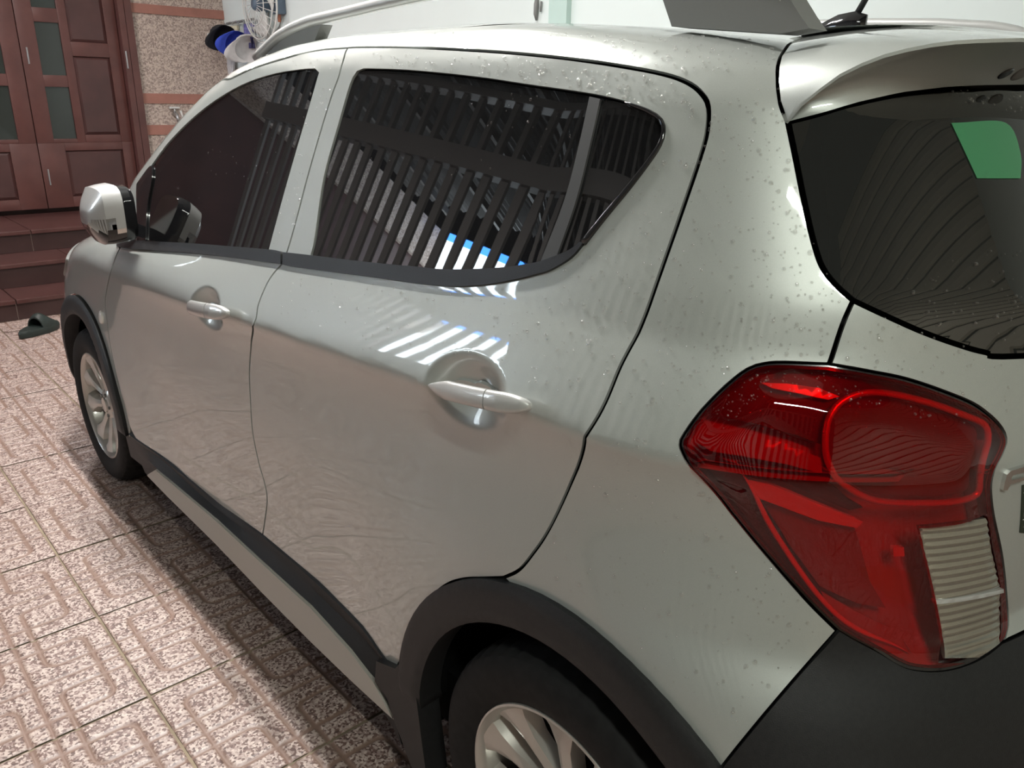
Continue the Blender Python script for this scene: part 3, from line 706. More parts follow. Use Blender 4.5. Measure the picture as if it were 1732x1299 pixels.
bs_outer = loop(np.array([fcor(.58, z) for z in np.linspace(1.0, 1.475, 16)]), np.vstack([fcor(.58, 1.475), sd((1.08, 1.499), (.95, 1.4995), (.6, 1.4995), (.32, 1.4985))]),
                np.vstack([sd((.32, 1.4985), (.13, 1.485)), px(*CUT_T)]), px(*GLASS_E), px(*CUT_L), px(*LAMP_L), px(*Q_BOT), np.vstack([px(Q_BOT[-1]), sd((-.276, .575)), px(ARCH_O[0])]), px(*ARCH_O), px(*R_REAR), px(*F_TOP), np.vstack([px((232, 298)), sd((1.99, 1.02)), fcor(.58, 1.0)]))
panel('quarter_panel', bs_outer, M['paint'], label='silver rear quarter panel with roof pillar')
tg = loop(np.vstack([px(*GL_BOT), rcor(math.pi/2, 1.085), mirror_rear(px(*GL_BOT))]), mirror_rear(px(*CUT_L)), mirror_rear(px(*LAMP_R)), np.vstack([mirror_rear(px(LAMP_R[-1])), rcor(math.pi/2, .715), px(LAMP_R[-1])]), px(*LAMP_R[::-1]), px(*CUT_L[::-1]))
tail = panel('tailgate', tg, M['paint'], off=0)
rg = loop(px(*GLASS_E), np.vstack([px(*GL_BOT), rcor(math.pi/2, 1.085), mirror_rear(px(*GL_BOT))]), mirror_rear(px(*GLASS_E)), np.vstack([mirror_rear(px(*GL_TOP)), rcor(math.pi/2, 1.412), px(*GL_TOP[::-1])]))
rglass = panel('rear_window', rg, M['rear_glass'], tail, off=-.004, gap=.004, depth=.004, label='dark tinted tailgate window')
# heating wires are hidden by the tint; the green film sticker sits behind the glass face
fm = loop(px((1612, 206), (1705, 206), (1730, 258), (1730, 300)), px((1730, 300), (1656, 300)), px((1656, 300), (1612, 206)))
panel('film_sticker', fm, M['film'], rglass, off=-.0028, gap=0, depth=0, label='green translucent sticker on the glass')
# ---- bumper and cladding
rb_bot = np.array([rcor(p, .24) for p in np.linspace(math.pi/2, .85, 12)])
rbl = np.vstack([np.array(curve(px(*LAMP_B[::-1]))), ])
rb = loop(np.vstack([rcor(math.pi/2, .712), px(LAMP_B[0])]), px(*LAMP_B), px(*Q_BOT), np.vstack([px(Q_BOT[-1]), circ(0, .395, math.pi*.80, math.pi*1.03, 8)]), np.vstack([circ(0, .395, math.pi*1.03, math.pi*1.03, 1), rb_bot[::-1]]), np.array([rcor(math.pi/2, z) for z in (.24, .4, .55, .712)]))
panel('rear_bumper', rb, M['black'], off=.003, gap=.0004, grid=.02, label='black plastic rear bumper')
panel('rear_bumper', rb, M['black'], off=.003, gap=.0004, grid=.03, mirx=True, label='black plastic rear bumper, right half')
def arch(yc, label, a0=-.02, a1=math.pi*.98, ro=.413, ri=.345):
    o = circ(yc, ro, a0, a1, 40); i = circ(yc, ri, a1, a0, 40)
    lp = clean(np.vstack([o, i])); 
    ob = panel('arch_cladding', lp, M['black'], off=.010, gap=0, grid=.012, depth=.05, bulge=lambda b: .006*sm(b, 0, .012), label=label)
    return ob
arch(0, 'black plastic cladding around the rear wheel arch', a0=-.03, a1=math.pi*1.02, ro=.4145); arch(2.385, 'black plastic cladding around the front wheel arch')
# sill: black trim below the doors and the grey skirt strip
SKX = -.800
st_top = [P3(p, .004) for p in ((228, 741), (267, 767), (314, 805), (372, 854), (444, 905), (505, 956), (566, 1012), (618, 1065), (645, 1105), (662, 1127))]
st_top = [np.array(st_top[0])+[0, .06, 0]]+st_top
sk_t = [on_plane(p, 0, SKX) for p in ((263, 794), (300, 825), (364, 879), (445, 954), (525, 1027), (590, 1099), (631, 1152), (665, 1216))]
sk_b = [on_plane(p, 0, SKX) for p in ((247, 804), (283, 841), (364, 921), (445, 1006), (525, 1087), (586, 1146), (631, 1188), (665, 1219))]
n_ = 40
def resamp(P, n):
    P = np.array(P); s = np.concatenate([[0], np.cumsum(np.linalg.norm(np.diff(P, axis=0), axis=1))]); u = np.linspace(0, s[-1], n); return np.column_stack([np.interp(u, s, P[:, k]) for k in range(3)])
A_ = resamp(st_top, n_); B_ = resamp([p+np.array([.006, 0, 0]) for p in sk_t], n_)
B_[:, 1] = A_[:, 1]; B_[:, 2] = np.interp(-B_[:, 1], -np.array(sk_t)[:, 1][np.argsort(-np.array(sk_t)[:, 1])], np.array(sk_t)[:, 2][np.argsort(-np.array(sk_t)[:, 1])])
mid_ = (A_+B_)/2; mid_[:, 0] = np.minimum(A_[:, 0], B_[:, 0])-.001+.018
low_ = B_.copy(); low_[:, 2] -= .10; low_[:, 0] += .02; low2 = low_.copy(); low2[:, 0] += .15
rows = [A_+[.02, 0, .02], A_, mid_, B_, low_, low2]; V = np.vstack(rows); F = [(r*n_+i, r*n_+i+1, (r+1)*n_+i+1, (r+1)*n_+i) for r in range(5) for i in range(n_-1)]
cp(auto(mesh('sill_trim', V, F, M['black']), 30))['label'] = 'black plastic sill trim under the doors'
poly = [np.array(p) for p in sk_t]+[np.array(p) for p in sk_b[::-1]]
sk = MB().prism(poly, (.02, 0, 0)).build('side_skirt', M['skirt']); bm = bmesh.new(); bm.from_mesh(sk.data)
bmesh.ops.bevel(bm, geom=[e for e in bm.edges if all(abs(v.co.x-SKX) < 1e-4 for v in e.verts)], offset=.003, segments=2, affect='EDGES'); bm.to_mesh(sk.data); bm.free()
cp(sk)['label'] = 'pale grey skirt strip along the sill'
leg = [on_plane(p, 0, -.806) for p in ((636, 1118), (655, 1126), (668, 1131), (676, 1122), (690, 1086), (704, 1100), (703, 1133), (704, 1181), (712, 1245), (722, 1320), (704, 1320), (668, 1222), (655, 1182), (634, 1152))]
cp(MB().prism(leg, (.05, 0, 0)).build('arch_leg', M['black']))['label'] = 'black cladding ahead of the rear wheel'
leg2 = [on_plane(p, 0, -.788) for p in ((205, 690), (226, 735), (236, 745), (268, 790), (246, 792), (221, 772), (212, 735))]
cp(MB().prism(leg2, (.05, 0, 0)).build('arch_leg', M['black']))['label'] = 'black cladding behind the front wheel'
cp(MB().box((-.70, -.33, .17), (.70, 2.90, .30)).build('underbody', M['dark']))
for yc in (0, 2.385):
    for s in (-1, 1):
        V = []; n = 33
        for x in (-.745, -.42):
            for k in range(n): a = -.1+(math.pi+.2)*k/(n-1); V.append((x*-s if s > 0 else x, yc+.392*math.cos(a), max(.288+.392*math.sin(a), .17)))
        V += [((-.42)*(-s) if s > 0 else -.42, yc, .35)]
        F = [(k, k+1, n+k+1, n+k) for k in range(n-1)]+[(n+k, n+k+1, 2*n) for k in range(n-1)]
        cp(mesh('wheel_well', V, F, M['dark']))
# ---- side marker lamp
mp, mn = frame_at(px((172, 537))[0])
def disc(name, p, n, r, h, material, parent=None, seg=20, dome=.4):
    n = n/np.linalg.norm(n); u = np.cross(n, [0, 0, 1.]); u /= np.linalg.norm(u); w = np.cross(n, u); V = []; F = []
    prof = [(1, -.004), (1, h*.4), (.92, h*.75), (.7, h*(.75+.25*dome)), (.35, h), (0.001, h)]
    for a, b in prof:
        for k in range(seg): t = 2*math.pi*k/seg; V.append(p+n*b+(u*math.cos(t)+w*math.sin(t))*r*a)
    for i in range(len(prof)-1):
        for k in range(seg): F.append((i*seg+k, i*seg+(k+1) % seg, (i+1)*seg+(k+1) % seg, (i+1)*seg+k))
    o = mesh(name, V, F, material, None, True); cp(o, parent); return o
disc('side_marker', mp, mn, .021, .008, M['white_lamp'])['label'] = 'round pale side marker lamp on the fender'
# ---- door handles
def bar(name, h, s0, s1, material, parent, tip0, tip1, lift=1.):
    n, seg = 26, 16; V = []; F = []
    for i in range(n):
        q = i/(n-1); s = s0+(s1-s0)*q
        base = h['a']+(h['b']-h['a'])*s
        D = dom(base[None]); sp = surf(D)[0]; sn = h['n']
        outw = (.002+.028*math.sin(math.pi*min(s*1.25, 1.)*.5)*1.0-.010*max(0, s-.8)/.2)*lift
        hh = h['ln']*.060*(.12+.88*(s/.26)**.8 if s < .26 else 1)*(math.sqrt(max(0, 1-((s-.80)/.205)**2)) if s > .80 else 1)
        hh = max(hh, .0012); th = .0095*min(1, hh/.010)
        c = sp+sn*outw
        for k in range(seg):
            t = 2*math.pi*k/seg; cx, cy = math.cos(t), math.sin(t)
            e = .72; x = math.copysign(abs(cx)**e, cx); y = math.copysign(abs(cy)**e, cy); V.append(c+h['u']*hh*x+sn*th*y)
    F = [(i*seg+k, i*seg+(k+1) % seg, (i+1)*seg+(k+1) % seg, (i+1)*seg+k) for i in range(n-1) for k in range(seg)]+[tuple(range(seg))[::-1], tuple((n-1)*seg+k for k in range(seg))]
    o = mesh(name, V, F, material, None, True); cp(o, parent); auto(o, 50); return o
bar('door_handle', RH, .0, .695, M['paint_lt'], rdoor, 0, 0); bar('handle_cap', RH, .705, 1.0, M['paint_lt'], rdoor, 0, 0)
bar('door_handle', FH, .20, .70, M['paint_lt'], fdoor, 0, 0); bar('handle_cap', FH, .71, 1.0, M['paint_lt'], fdoor, 0, 0)
lockp = FH['a']+(FH['b']-FH['a'])*.84; lockp = lockp+FH['n']*.030
disc('lock_cylinder', lockp, FH['n'], .0075, .003, M['plastic_grey'], fdoor, 16)['label'] = 'dark key lock in the front handle'
# ---- spoiler over the rear window
def hit_plan(p, w=.60, y0=.10, yr=-.42, n=2.6):
    d = ray(p); ts = np.arange(.2, 3, .001); P = CO+d*ts[:, None]
    g = (np.abs(P[:, 0])/w)**n+np.clip((y0-P[:, 1])/(y0-yr), 0, None)**n-1
    k = np.argmax(g < 0); return P[k]
root = np.vstack([surf(px(*CUT_T[::-1]))+normal(px(*CUT_T[::-1]))*.0, [(-.34, .02, 1.484), (-.18, .05, 1.492), (0, .06, 1.494)]])
trl = [P3((1333, 203))]+[hit_plan(p) for p in ((1350, 180), (1374, 160), (1400, 139), (1428, 120), (1483, 95), (1556, 76), (1629, 67), (1725, 64))]; trl.append(np.array([0, -.42, trl[-1][2]+.003]))
lowl = np.vstack([surf(px(*GL_TOP)), surf(rcor(math.pi/2, 1.412)[None])]); lowl = lowl+np.array([0, -.004, 0])
n_ = 30; R_, T_, L_ = resamp(root, n_), resamp(trl, n_), resamp(lowl, n_)
rowsS = []
for q in np.linspace(0, 1, 10):
    row = R_*(1-q)+T_*q; s = np.linspace(0, 1, n_); row[:, 2] += .014*np.sin(math.pi*q)*np.minimum(1, s*2); rowsS.append(row)
for q in np.linspace(0, 1, 6)[0:]:
    row = T_*(1-q)+L_*q; row[:, 1] += .018*math.sin(math.pi*q); rowsS.append(row-np.array([0, 0, .004 if q == 0 else 0]))
V = np.vstack(rowsS); F = [(r*n_+i, r*n_+i+1, (r+1)*n_+i+1, (r+1)*n_+i) for r in range(len(rowsS)-1) for i in range(n_-1)]
Vm = V.copy(); Vm[:, 0] *= -1; F2 = [tuple(i+len(V) for i in f[::-1]) for f in F]
sp = mesh('rear_spoiler', np.vstack([V, Vm]), F+F2, M['paint'], None, True)
bm = bmesh.new(); bm.from_mesh(sp.data); bmesh.ops.remove_doubles(bm, verts=bm.verts, dist=.0006); bmesh.ops.recalc_face_normals(bm, faces=bm.faces); bm.to_mesh(sp.data); bm.free()
auto(sp, 32); cp(sp)['label'] = 'silver roof spoiler over the tailgate window'
hp = (T_[24]*.45+L_[24]*.55); hn = np.array([-.2, -.8, -.5]); 
hk = CO+ray((1701, 124))*np.linalg.norm(hp-CO)/np.linalg.norm(ray((1701, 124)))
def under_hit(p):
    from mathutils.bvhtree import BVHTree
    bvh = BVHTree.FromPolygons([v.co[:] for v in sp.data.vertices], [tuple(f.vertices) for f in sp.data.polygons])
    h_ = bvh.ray_cast(Vector(CO), Vector(ray(p)).normalized()); return (np.array(h_[0]), np.array(h_[1])) if h_[0] else (None, None)
for p_, r_, nm, mt in (((1701, 124), .010, 'screw_cover', 'gloss_black'), ((1731, 122), .016, 'brake_lamp', 'plastic_grey')):
    q_, nn = under_hit(p_)
    if q_ is not None:
        nn = nn if nn@(CO-q_) > 0 else -nn; disc(nm, q_, nn, r_, .002, M[mt], sp, 16)
# ---- tail lamp: housing, coloured lenses, reversing lens
lamp = empty('tail_lamp'); cp(lamp); lamp['label'] = 'large red tail lamp with a clear reversing lens'
lamp.matrix_parent_inverse = CI
lo = loop(px(*LAMP_L[::-1]), px(*LAMP_R), px(*LAMP_B))
c5 = lambda x, y: (1100+x*.5689, 560+y*.5689)
c6 = lambda x, y: (1260+x*.27716, 600+y*.27716)
clear = [c5(783, 572), c5(985, 547), c5(998, 640), c5(1024, 755), c5(1024, 930), c5(965, 974), c5(858, 976), c5(850, 900), c5(830, 790), c5(797, 640)]
cl_ = loop(*[px(clear[i], clear[(i+1) % len(clear)]) for i in range(len(clear))], step=.006)
blg = lambda b: .013*sm(b, 0, .05)+.002
panel('red_lens', lo, M['red_lens'], lamp, holes=[cl_], off=.002, gap=.003, grid=.009, depth=.005, bulge=blg, label='glossy red outer lens')
panel('lamp_seal', lo, M['gloss_black'], lamp, holes=[inset(lo, .006)], off=-.001, gap=.0005, grid=.009, depth=.012, label='black rim around the red lens')
hs = panel('lamp_housing', lo, mat('lamp_reflector', (.45, .43, .42), .4, .1), lamp, off=-.034, gap=.004, grid=.012, depth=-.034, label='silver reflector bowl inside the lamp')
# reversing lens with horizontal ribs
def ribs(D):
    z = v2z(D[:, 1]); return .0022*np.abs(np.sin(z*math.pi/.0125))
cl_in = inset(cl_, .001)
class _R: pass
def ribbed(name, L, material, base, amp, per):
    o = panel(name, L, material, lamp, off=base, gap=0, grid=.0042, depth=.006)
    return o
rv = panel('reversing_lens', cl_, mat('reversing_lens_white', (.36, .35, .30), .20, .75, .8, .04), lamp, off=.006, gap=.001, grid=.0030, depth=.004, bulge=lambda b: .001*sm(b, 0, .01), label='clear ribbed reversing lens')
me = rv.data; vs = np.array([v.co[:] for v in me.vertices]); 
dd = dom(vs); nn = normal(dd); kk = np.abs(np.sin(vs[:, 2]*math.pi/.0105+vs[:, 0]*5)); vs = vs+nn*(.0030*kk)[:, None]; me.vertices.foreach_set('co', vs.ravel()); me.update()
sp_ = [c5(826, 788), c5(1026, 755), c5(1027, 766), c5(829, 800)]
panel('lens_divider', loop(*[px(sp_[i], sp_[(i+1) % 4]) for i in range(4)], step=.006), M['paint_lt'], lamp, off=.011, gap=0, grid=.006, depth=.006)
# round turn-signal bowl behind the lens: bright ring, darker face
ring = [c6(500, 480), c6(515, 400), c6(560, 320), c6(640, 260), c6(760, 228), c6(900, 238), c6(1060, 272), c6(1220, 320), c6(1380, 380), c6(1480, 430), c6(1500, 520), c6(1470, 640), c6(1450, 760), c6(1430, 860), c6(1300, 905), c6(1080, 915), c6(900, 912), c6(770, 890), c6(650, 830), c6(560, 750), c6(510, 640), c6(498, 560)]
rl = loop(np.vstack([px(*ring), px(ring[0])]), step=.008)
face = panel('signal_bowl', rl, mat('signal_bowl_grey', (.16, .14, .135), .35, .2), lamp, off=-.014, gap=.004, grid=.01, depth=.02, bulge=lambda b: -.012*sm(b, 0, .05), label='darker round signal bowl')
tb = MB(); Q = surf(rl)+normal(rl)*-.004; tb.tube(np.vstack([Q, Q[:1]]), .0042, 8, False); cp(tb.build('signal_ring', mat('ring_bright', (.85, .82, .80), .25, .6), None, True), lamp)
def strip(name, pts, r, offv, material):
    D = curve(px(*pts), .01); t = MB(); rr = r*np.minimum(1, 4*np.minimum(np.linspace(0, 1, len(D)), np.linspace(1, 0, len(D)))+.25); t.tube(surf(D)+normal(D)*offv, rr, 8); cp(t.build(name, material, None, True), lamp)
br_ = mat('bright_reflector', (.88, .86, .84), .25, .3); md_ = mat('mid_reflector', (.42, .40, .39), .35, .2); dk_ = mat('painted_shade', (.05, .045, .045), .4)  # dark tone paints the lamp's dark reflection and recess shade
c7 = lambda x, y: (1150+x*.42327, 600+y*.42327)
def facet(name, pts, offv, material, dep=.006):
    q = [c7(*p) for p in pts]; panel(name, loop(*[px(q[i], q[(i+1) % len(q)]) for i in range(len(q))], step=.008), material, lamp, off=offv, gap=0, grid=.010, depth=dep)
facet('shade_facet', [(100, 225), (190, 130), (300, 70), (450, 55), (640, 70), (900, 120), (1120, 190), (1225, 260), (1160, 235), (1000, 170), (800, 135), (660, 165), (600, 240), (585, 360), (480, 320), (300, 270)], -.016, dk_)
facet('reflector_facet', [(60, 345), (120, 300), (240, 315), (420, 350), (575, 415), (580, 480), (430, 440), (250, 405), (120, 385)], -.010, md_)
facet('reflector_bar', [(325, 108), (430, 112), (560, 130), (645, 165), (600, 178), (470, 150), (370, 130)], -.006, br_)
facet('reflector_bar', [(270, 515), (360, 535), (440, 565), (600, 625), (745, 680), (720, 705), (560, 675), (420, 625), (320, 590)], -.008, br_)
facet('shade_facet', [(30, 395), (140, 410), (225, 440), (270, 540), (330, 640), (450, 800), (590, 980), (640, 1070), (600, 1060), (420, 890), (220, 640)], -.014, dk_)
facet('shade_facet', [(230, 430), (400, 455), (590, 530), (700, 610), (760, 640), (700, 650), (440, 550), (290, 500)], -.018, dk_)
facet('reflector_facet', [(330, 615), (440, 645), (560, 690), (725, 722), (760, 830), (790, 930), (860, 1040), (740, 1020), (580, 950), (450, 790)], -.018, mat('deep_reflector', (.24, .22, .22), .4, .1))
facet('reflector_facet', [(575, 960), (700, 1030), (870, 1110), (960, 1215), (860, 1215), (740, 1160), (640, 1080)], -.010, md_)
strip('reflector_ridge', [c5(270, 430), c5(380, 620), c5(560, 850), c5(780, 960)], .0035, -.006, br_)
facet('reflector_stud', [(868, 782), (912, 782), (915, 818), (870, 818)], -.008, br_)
rl2 = panel('right_tail_lamp', lo, mat('far_red_lens', (.26, .006, .010), .25, 0, 1, .03), off=.006, gap=.003, grid=.014, depth=.01, bulge=blg, mirx=True, label='red tail lamp on the far rear corner')
panel('reversing_lens', cl_, M['white_lamp'], rl2, off=.022, gap=.001, grid=.01, depth=.006, mirx=True)
# ---- badge and label on the tailgate
c3b = lambda x, y: (1670+x*.11546, 770+y*.11546)
bp = [c3b(180, 490), c3b(200, 380), c3b(235, 260), c3b(290, 205), c3b(536, 130), c3b(536, 215), c3b(330, 265), c3b(300, 300), c3b(300, 345), c3b(520, 290), c3b(480, 345), c3b(290, 400), c3b(240, 490)]
badge = panel('badge', loop(*[px(bp[i], bp[(i+1) % len(bp)]) for i in range(len(bp))], step=.004), M['chrome'], tail, off=.005, gap=0, grid=.006, depth=.006, label='chrome letter badge on the tailgate', flat=True)
lb = [c3b(465, 1130), c3b(500, 440), c3b(534, 430), c3b(534, 1140)]
lbl = panel('label_sticker', loop(*[px(lb[i], lb[(i+1) % 4]) for i in range(4)], step=.006), mat('dark_label', (.018, .028, .015), .4), tail, off=.001, gap=0, grid=.01, depth=.001, label='dark green label sticker with white letters')
def mark(pts): panel('label_letter', loop(*[px(c3b(*pts[i]), c3b(*pts[(i+1) % len(pts)])) for i in range(len(pts))], step=.003), M['plastic_white'], tail, off=.0016, gap=0, grid=.006, depth=0)
mark([(510, 540), (528, 535), (536, 560), (536, 590)]); mark([(518, 835), (536, 860), (530, 885), (518, 895)]); mark([(500, 930), (536, 925), (536, 940), (500, 945)]); mark([(512, 1040), (536, 1030), (536, 1040), (512, 1050)])
# ---- roof rail, antenna
RX = -.49
rl_px = [(434, 97), (452, 79), (471, 61), (497, 46), (525, 35), (560, 27), (592, 20), (640, 8)]
rp = [on_plane(p, 0, RX) for p in rl_px]; zt = rp[-1][2]+.004
rp += [np.array((RX, y, z)) for y, z in ((.70, zt+.004), (.5, zt+.004), (.3, zt-.002), (.15, zt-.010), (.03, zt-.022), (-.03, zt-.036), (-.06, zt-.055))]
rp = resamp(rp, 60); t = MB(); t.tube(rp, [.0125]*60, 12); rail = cp(t.build('roof_rail', M['paint_lt'], None, True)); rail['label'] = 'silver roof rail with dark end feet'
ff = [on_plane(p, 0, RX) for p in ((450, 92), (460, 80), (474, 68), (497, 52), (521, 43), (543, 41), (531, 72), (500, 82))]
cp(MB().prism(ff, (.03, 0, 0)).build('rail_foot', M['plastic_grey']), rail)
rf = [on_plane(p, 0, RX-.01) for p in ((1120, -3), (1136, 45), (1319, 57), (1369, 48), (1352, 24), (1330, -12))]
cp(MB().prism(rf, (.045, 0, 0)).build('rail_foot', M['plastic_grey']), rail)
for o_ in (rail,):
    r2 = o_.copy(); r2.data = o_.data.copy(); r2.data.transform(Matrix.Scale(-1, 4, (1, 0, 0))); COL.objects.link(r2); r2['label'] = 'silver roof rail on the far side'
for x in (RX,): pass
ab = on_plane((1424, 31), 0, 0.); ab = np.array([0, .10, 1.503])
an = MB(); 
sec = [(.07, .006, .012), (.05, .012, .020), (.02, .016, .032), (-.01, .014, .036), (-.03, .006, .030)]
V = []
for dy, hw, hh in sec: V += [(ab[0]-hw, ab[1]+dy, ab[2]-.004), (ab[0]-hw*.5, ab[1]+dy, ab[2]+hh), (ab[0]+hw*.5, ab[1]+dy, ab[2]+hh), (ab[0]+hw, ab[1]+dy, ab[2]-.004)]
F = [(i*4+k, i*4+(k+1) % 4, (i+1)*4+(k+1) % 4, (i+1)*4+k) for i in range(len(sec)-1) for k in range(4)]+[(3, 2, 1, 0), (16, 17, 18, 19)]
anb = cp(mesh('antenna_base', V, F, M['gloss_black'], None, True)); an.tube([ab+np.array([0, -.01, .03]), ab+np.array([0, -.04, .09]), ab+np.array([0, -.09, .19])], [.006, .005, .003], 8); cp(an.build('antenna_mast', M['black'], None, True), anb)
# ---- door mirror, folded against the window
mir = empty('door_mirror'); cp(mir, fdoor); mir['label'] = 'folded door mirror with pale cap'
yc0, zc0, hy, hz = 1.82, 1.057, .10, .080
def msec(tq):
    s = np.interp(tq, [0, .05, .18, .4, .7, 1], [.35, .50, .74, .93, .98, 1.0]); sz = np.interp(tq, [0, .05, .18, .4, .7, 1], [.22, .36, .62, .97, 1.0, 1.0])
    out = []
    for k in range(40):
        a = 2*math.pi*k/40; c, q = math.cos(a), math.sin(a); e = .5
        out.append((-.868+.075*tq, yc0+hy*s*math.copysign(abs(c)**e, c)+.02*(1-tq), zc0+hz*sz*math.copysign(abs(q)**e, q)-.012*(1-tq)))
    return out
ts = [0, .05, .18, .4, .7, 1]; V = [p for tq in ts for p in msec(tq)]
groups = {'mirror_cap': [], 'indicator': [], 'mirror_housing': []}
for i in range(len(ts)-1):
    for k in range(40):
        f = (i*40+k, i*40+(k+1) % 40, (i+1)*40+(k+1) % 40, (i+1)*40+k); z = sum(V[j][2] for j in f)/4
        groups['mirror_cap' if z > zc0-.018 else 'indicator' if z > zc0-.040 else 'mirror_housing'].append(f)
groups['mirror_cap'].append(tuple(range(40)))
for nm, fs in groups.items():
    used = sorted({j for f in fs for j in f}); mp_ = {j: i for i, j in enumerate(used)}
    o = mesh(nm, [V[j] for j in used], [tuple(mp_[j] for j in f) for f in fs], M[{'mirror_cap': 'paint_lt', 'indicator': 'chrome', 'mirror_housing': 'gloss_black'}[nm]], None, True)
    bm = bmesh.new(); bm.from_mesh(o.data); bmesh.ops.recalc_face_normals(bm, faces=bm.faces); bm.to_mesh(o.data); bm.free(); auto(o, 18); cp(o, mir)
R1 = msec(1); R2 = [(x+.022, y, z) for x, y, z in R1]; R3 = [(x+.034, yc0+(y-yc0)*.9, zc0+(z-zc0)*.9) for x, y, z in R1]
cp(auto(mesh('mirror_bezel', R1+R2+R3, [(r*40+k, r*40+(k+1) % 40, (r+1)*40+(k+1) % 40, (r+1)*40+k) for r in range(2) for k in range(40)], M['gloss_black']), 40), mir)
cp(mesh('mirror_glass', R3, [tuple(range(40))], M['chrome']), mir)
cp(auto(MB().prism([(-.83, 1.80, .985), (-.83, 1.92, .985), (-.83, 1.92, 1.02), (-.83, 1.80, 1.02)], (.12, .05, -.005)).build('mirror_arm', M['gloss_black'])), mir)

# ---- wheels
def wheel(yc, s, ph, name_label):
    w_ = empty('wheel', (0, 0, 0)); cp(w_); w_['label'] = name_label; w_.matrix_parent_inverse = CI
    def tr(x, r, a): return (s*x, yc+r*math.cos(a), .288+r*math.sin(a))
    prof = [(.772, .190), (.786, .205), (.794, .228), (.796, .250), (.792, .268), (.783, .280), (.770, .2875), (.752, .2915), (.70, .2925), (.645, .2915), (.627, .286), (.610, .265), (.605, .235), (.615, .195)]
    n = 144; V = []; F = []
    for j, (x, r) in enumerate(prof):
        for k in range(n):
            blk = k % 3 == 0
            rr = r-(.005 if blk and 6 <= j <= 7 else 0)-(.004 if blk and j == 9 else 0); xx = x-(.003 if blk and j == 6 else 0)
            V.append(tr(-xx if True else xx, rr, 2*math.pi*k/n))
    V = [(x if s < 0 else x, y, z) for x, y, z in V]; V = [(-abs(x) if s < 0 else abs(x), y, z) for x, y, z in V]
    F = [(j*n+k, j*n+(k+1) % n, (j+1)*n+(k+1) % n, (j+1)*n+k) for j in range(len(prof)-1) for k in range(n)]
    o = mesh('tyre', V, F, M['rubber'], None, False); cp(auto(o, 28), w_)
    n = 72; rp_ = [(.778, .203), (.786, .2005), (.787, .197), (.780, .190), (.768, .186), (.72, .180), (.62, .176), (.60, .20)]
    V = [(math.copysign(x, s), yc+r*math.cos(2*math.pi*k/n), .288+r*math.sin(2*math.pi*k/n)) for x, r in rp_ for k in range(n)]
    rim = mesh('rim', V, [(j*n+k, j*n+(k+1) % n, (j+1)*n+(k+1) % n, (j+1)*n+k) for j in range(len(rp_)-1) for k in range(n)], M['alloy']); cp(auto(rim, 40), w_)
    m = MB()
    for q in range(10):
        a0 = ph+2*math.pi*(q//2)/5+(1 if q % 2 else -1)*math.radians(17)
        secs = []
        for r, hw, xf, lean in ((.045, .019, .752, -.3), (.085, .0185, .757, -.1), (.13, .020, .764, 0), (.165, .034, .770, .02), (.190, .058, .776, .03)):
            a = a0+(-1 if q % 2 else 1)*math.radians(4)*(lean*3); e = np.array([math.cos(a), math.sin(a)]); tt = np.array([-e[1], e[0]])
            for sx, dx in ((-1, -.030), (-.72, -.004), (0, .003), (.72, -.004), (1, -.030)):
                yz = e*r+tt*hw*sx; secs.append((math.copysign(xf+dx, s), yc+yz[0], .288+yz[1]))
        m.add(secs, [(i*5+k, i*5+k+1, (i+1)*5+k+1, (i+1)*5+k) for i in range(4) for k in range(4)])
    for q in range(1): 
        hb = [(.748, .062), (.758, .052), (.762, .030), (.768, .027), (.770, .001)]; n = 30
        m.add([(math.copysign(x, s), yc+r*math.cos(2*math.pi*k/n), .288+r*math.sin(2*math.pi*k/n)) for x, r in hb for k in range(n)], [(j*n+k, j*n+(k+1) % n, (j+1)*n+(k+1) % n, (j+1)*n+k) for j in range(4) for k in range(n)])
    o = m.build('spokes', M['alloy']); cp(auto(o, 40), w_)
    for k in range(5):
        a = ph+.6+2*math.pi*k/5; c = (math.copysign(.752, s), yc+.042*math.cos(a), .288+.042*math.sin(a))
        cp(MB().tube([c, (c[0]+math.copysign(.014, s), c[1], c[2])], .0065, 6).build('wheel_nut', M['plastic_grey']), w_)
    n = 40; V = [(math.copysign(.70, s), yc+r*math.cos(2*math.pi*k/n), .288+r*math.sin(2*math.pi*k/n)) for r in (.001, .13, .178) for k in range(n)]
    cp(mesh('brake_disc', V, [(j*n+k, j*n+(k+1) % n, (j+1)*n+(k+1) % n, (j+1)*n+k) for j in range(2) for k in range(n)], M['dark']), w_)
wheel(0, -1, math.radians(102), 'silver alloy rear wheel'); wheel(2.385, -1, math.radians(75), 'silver alloy front wheel')
wheel(0, 1, .2, 'right rear wheel'); wheel(2.385, 1, .9, 'right front wheel')
print('MISSED', MISS)
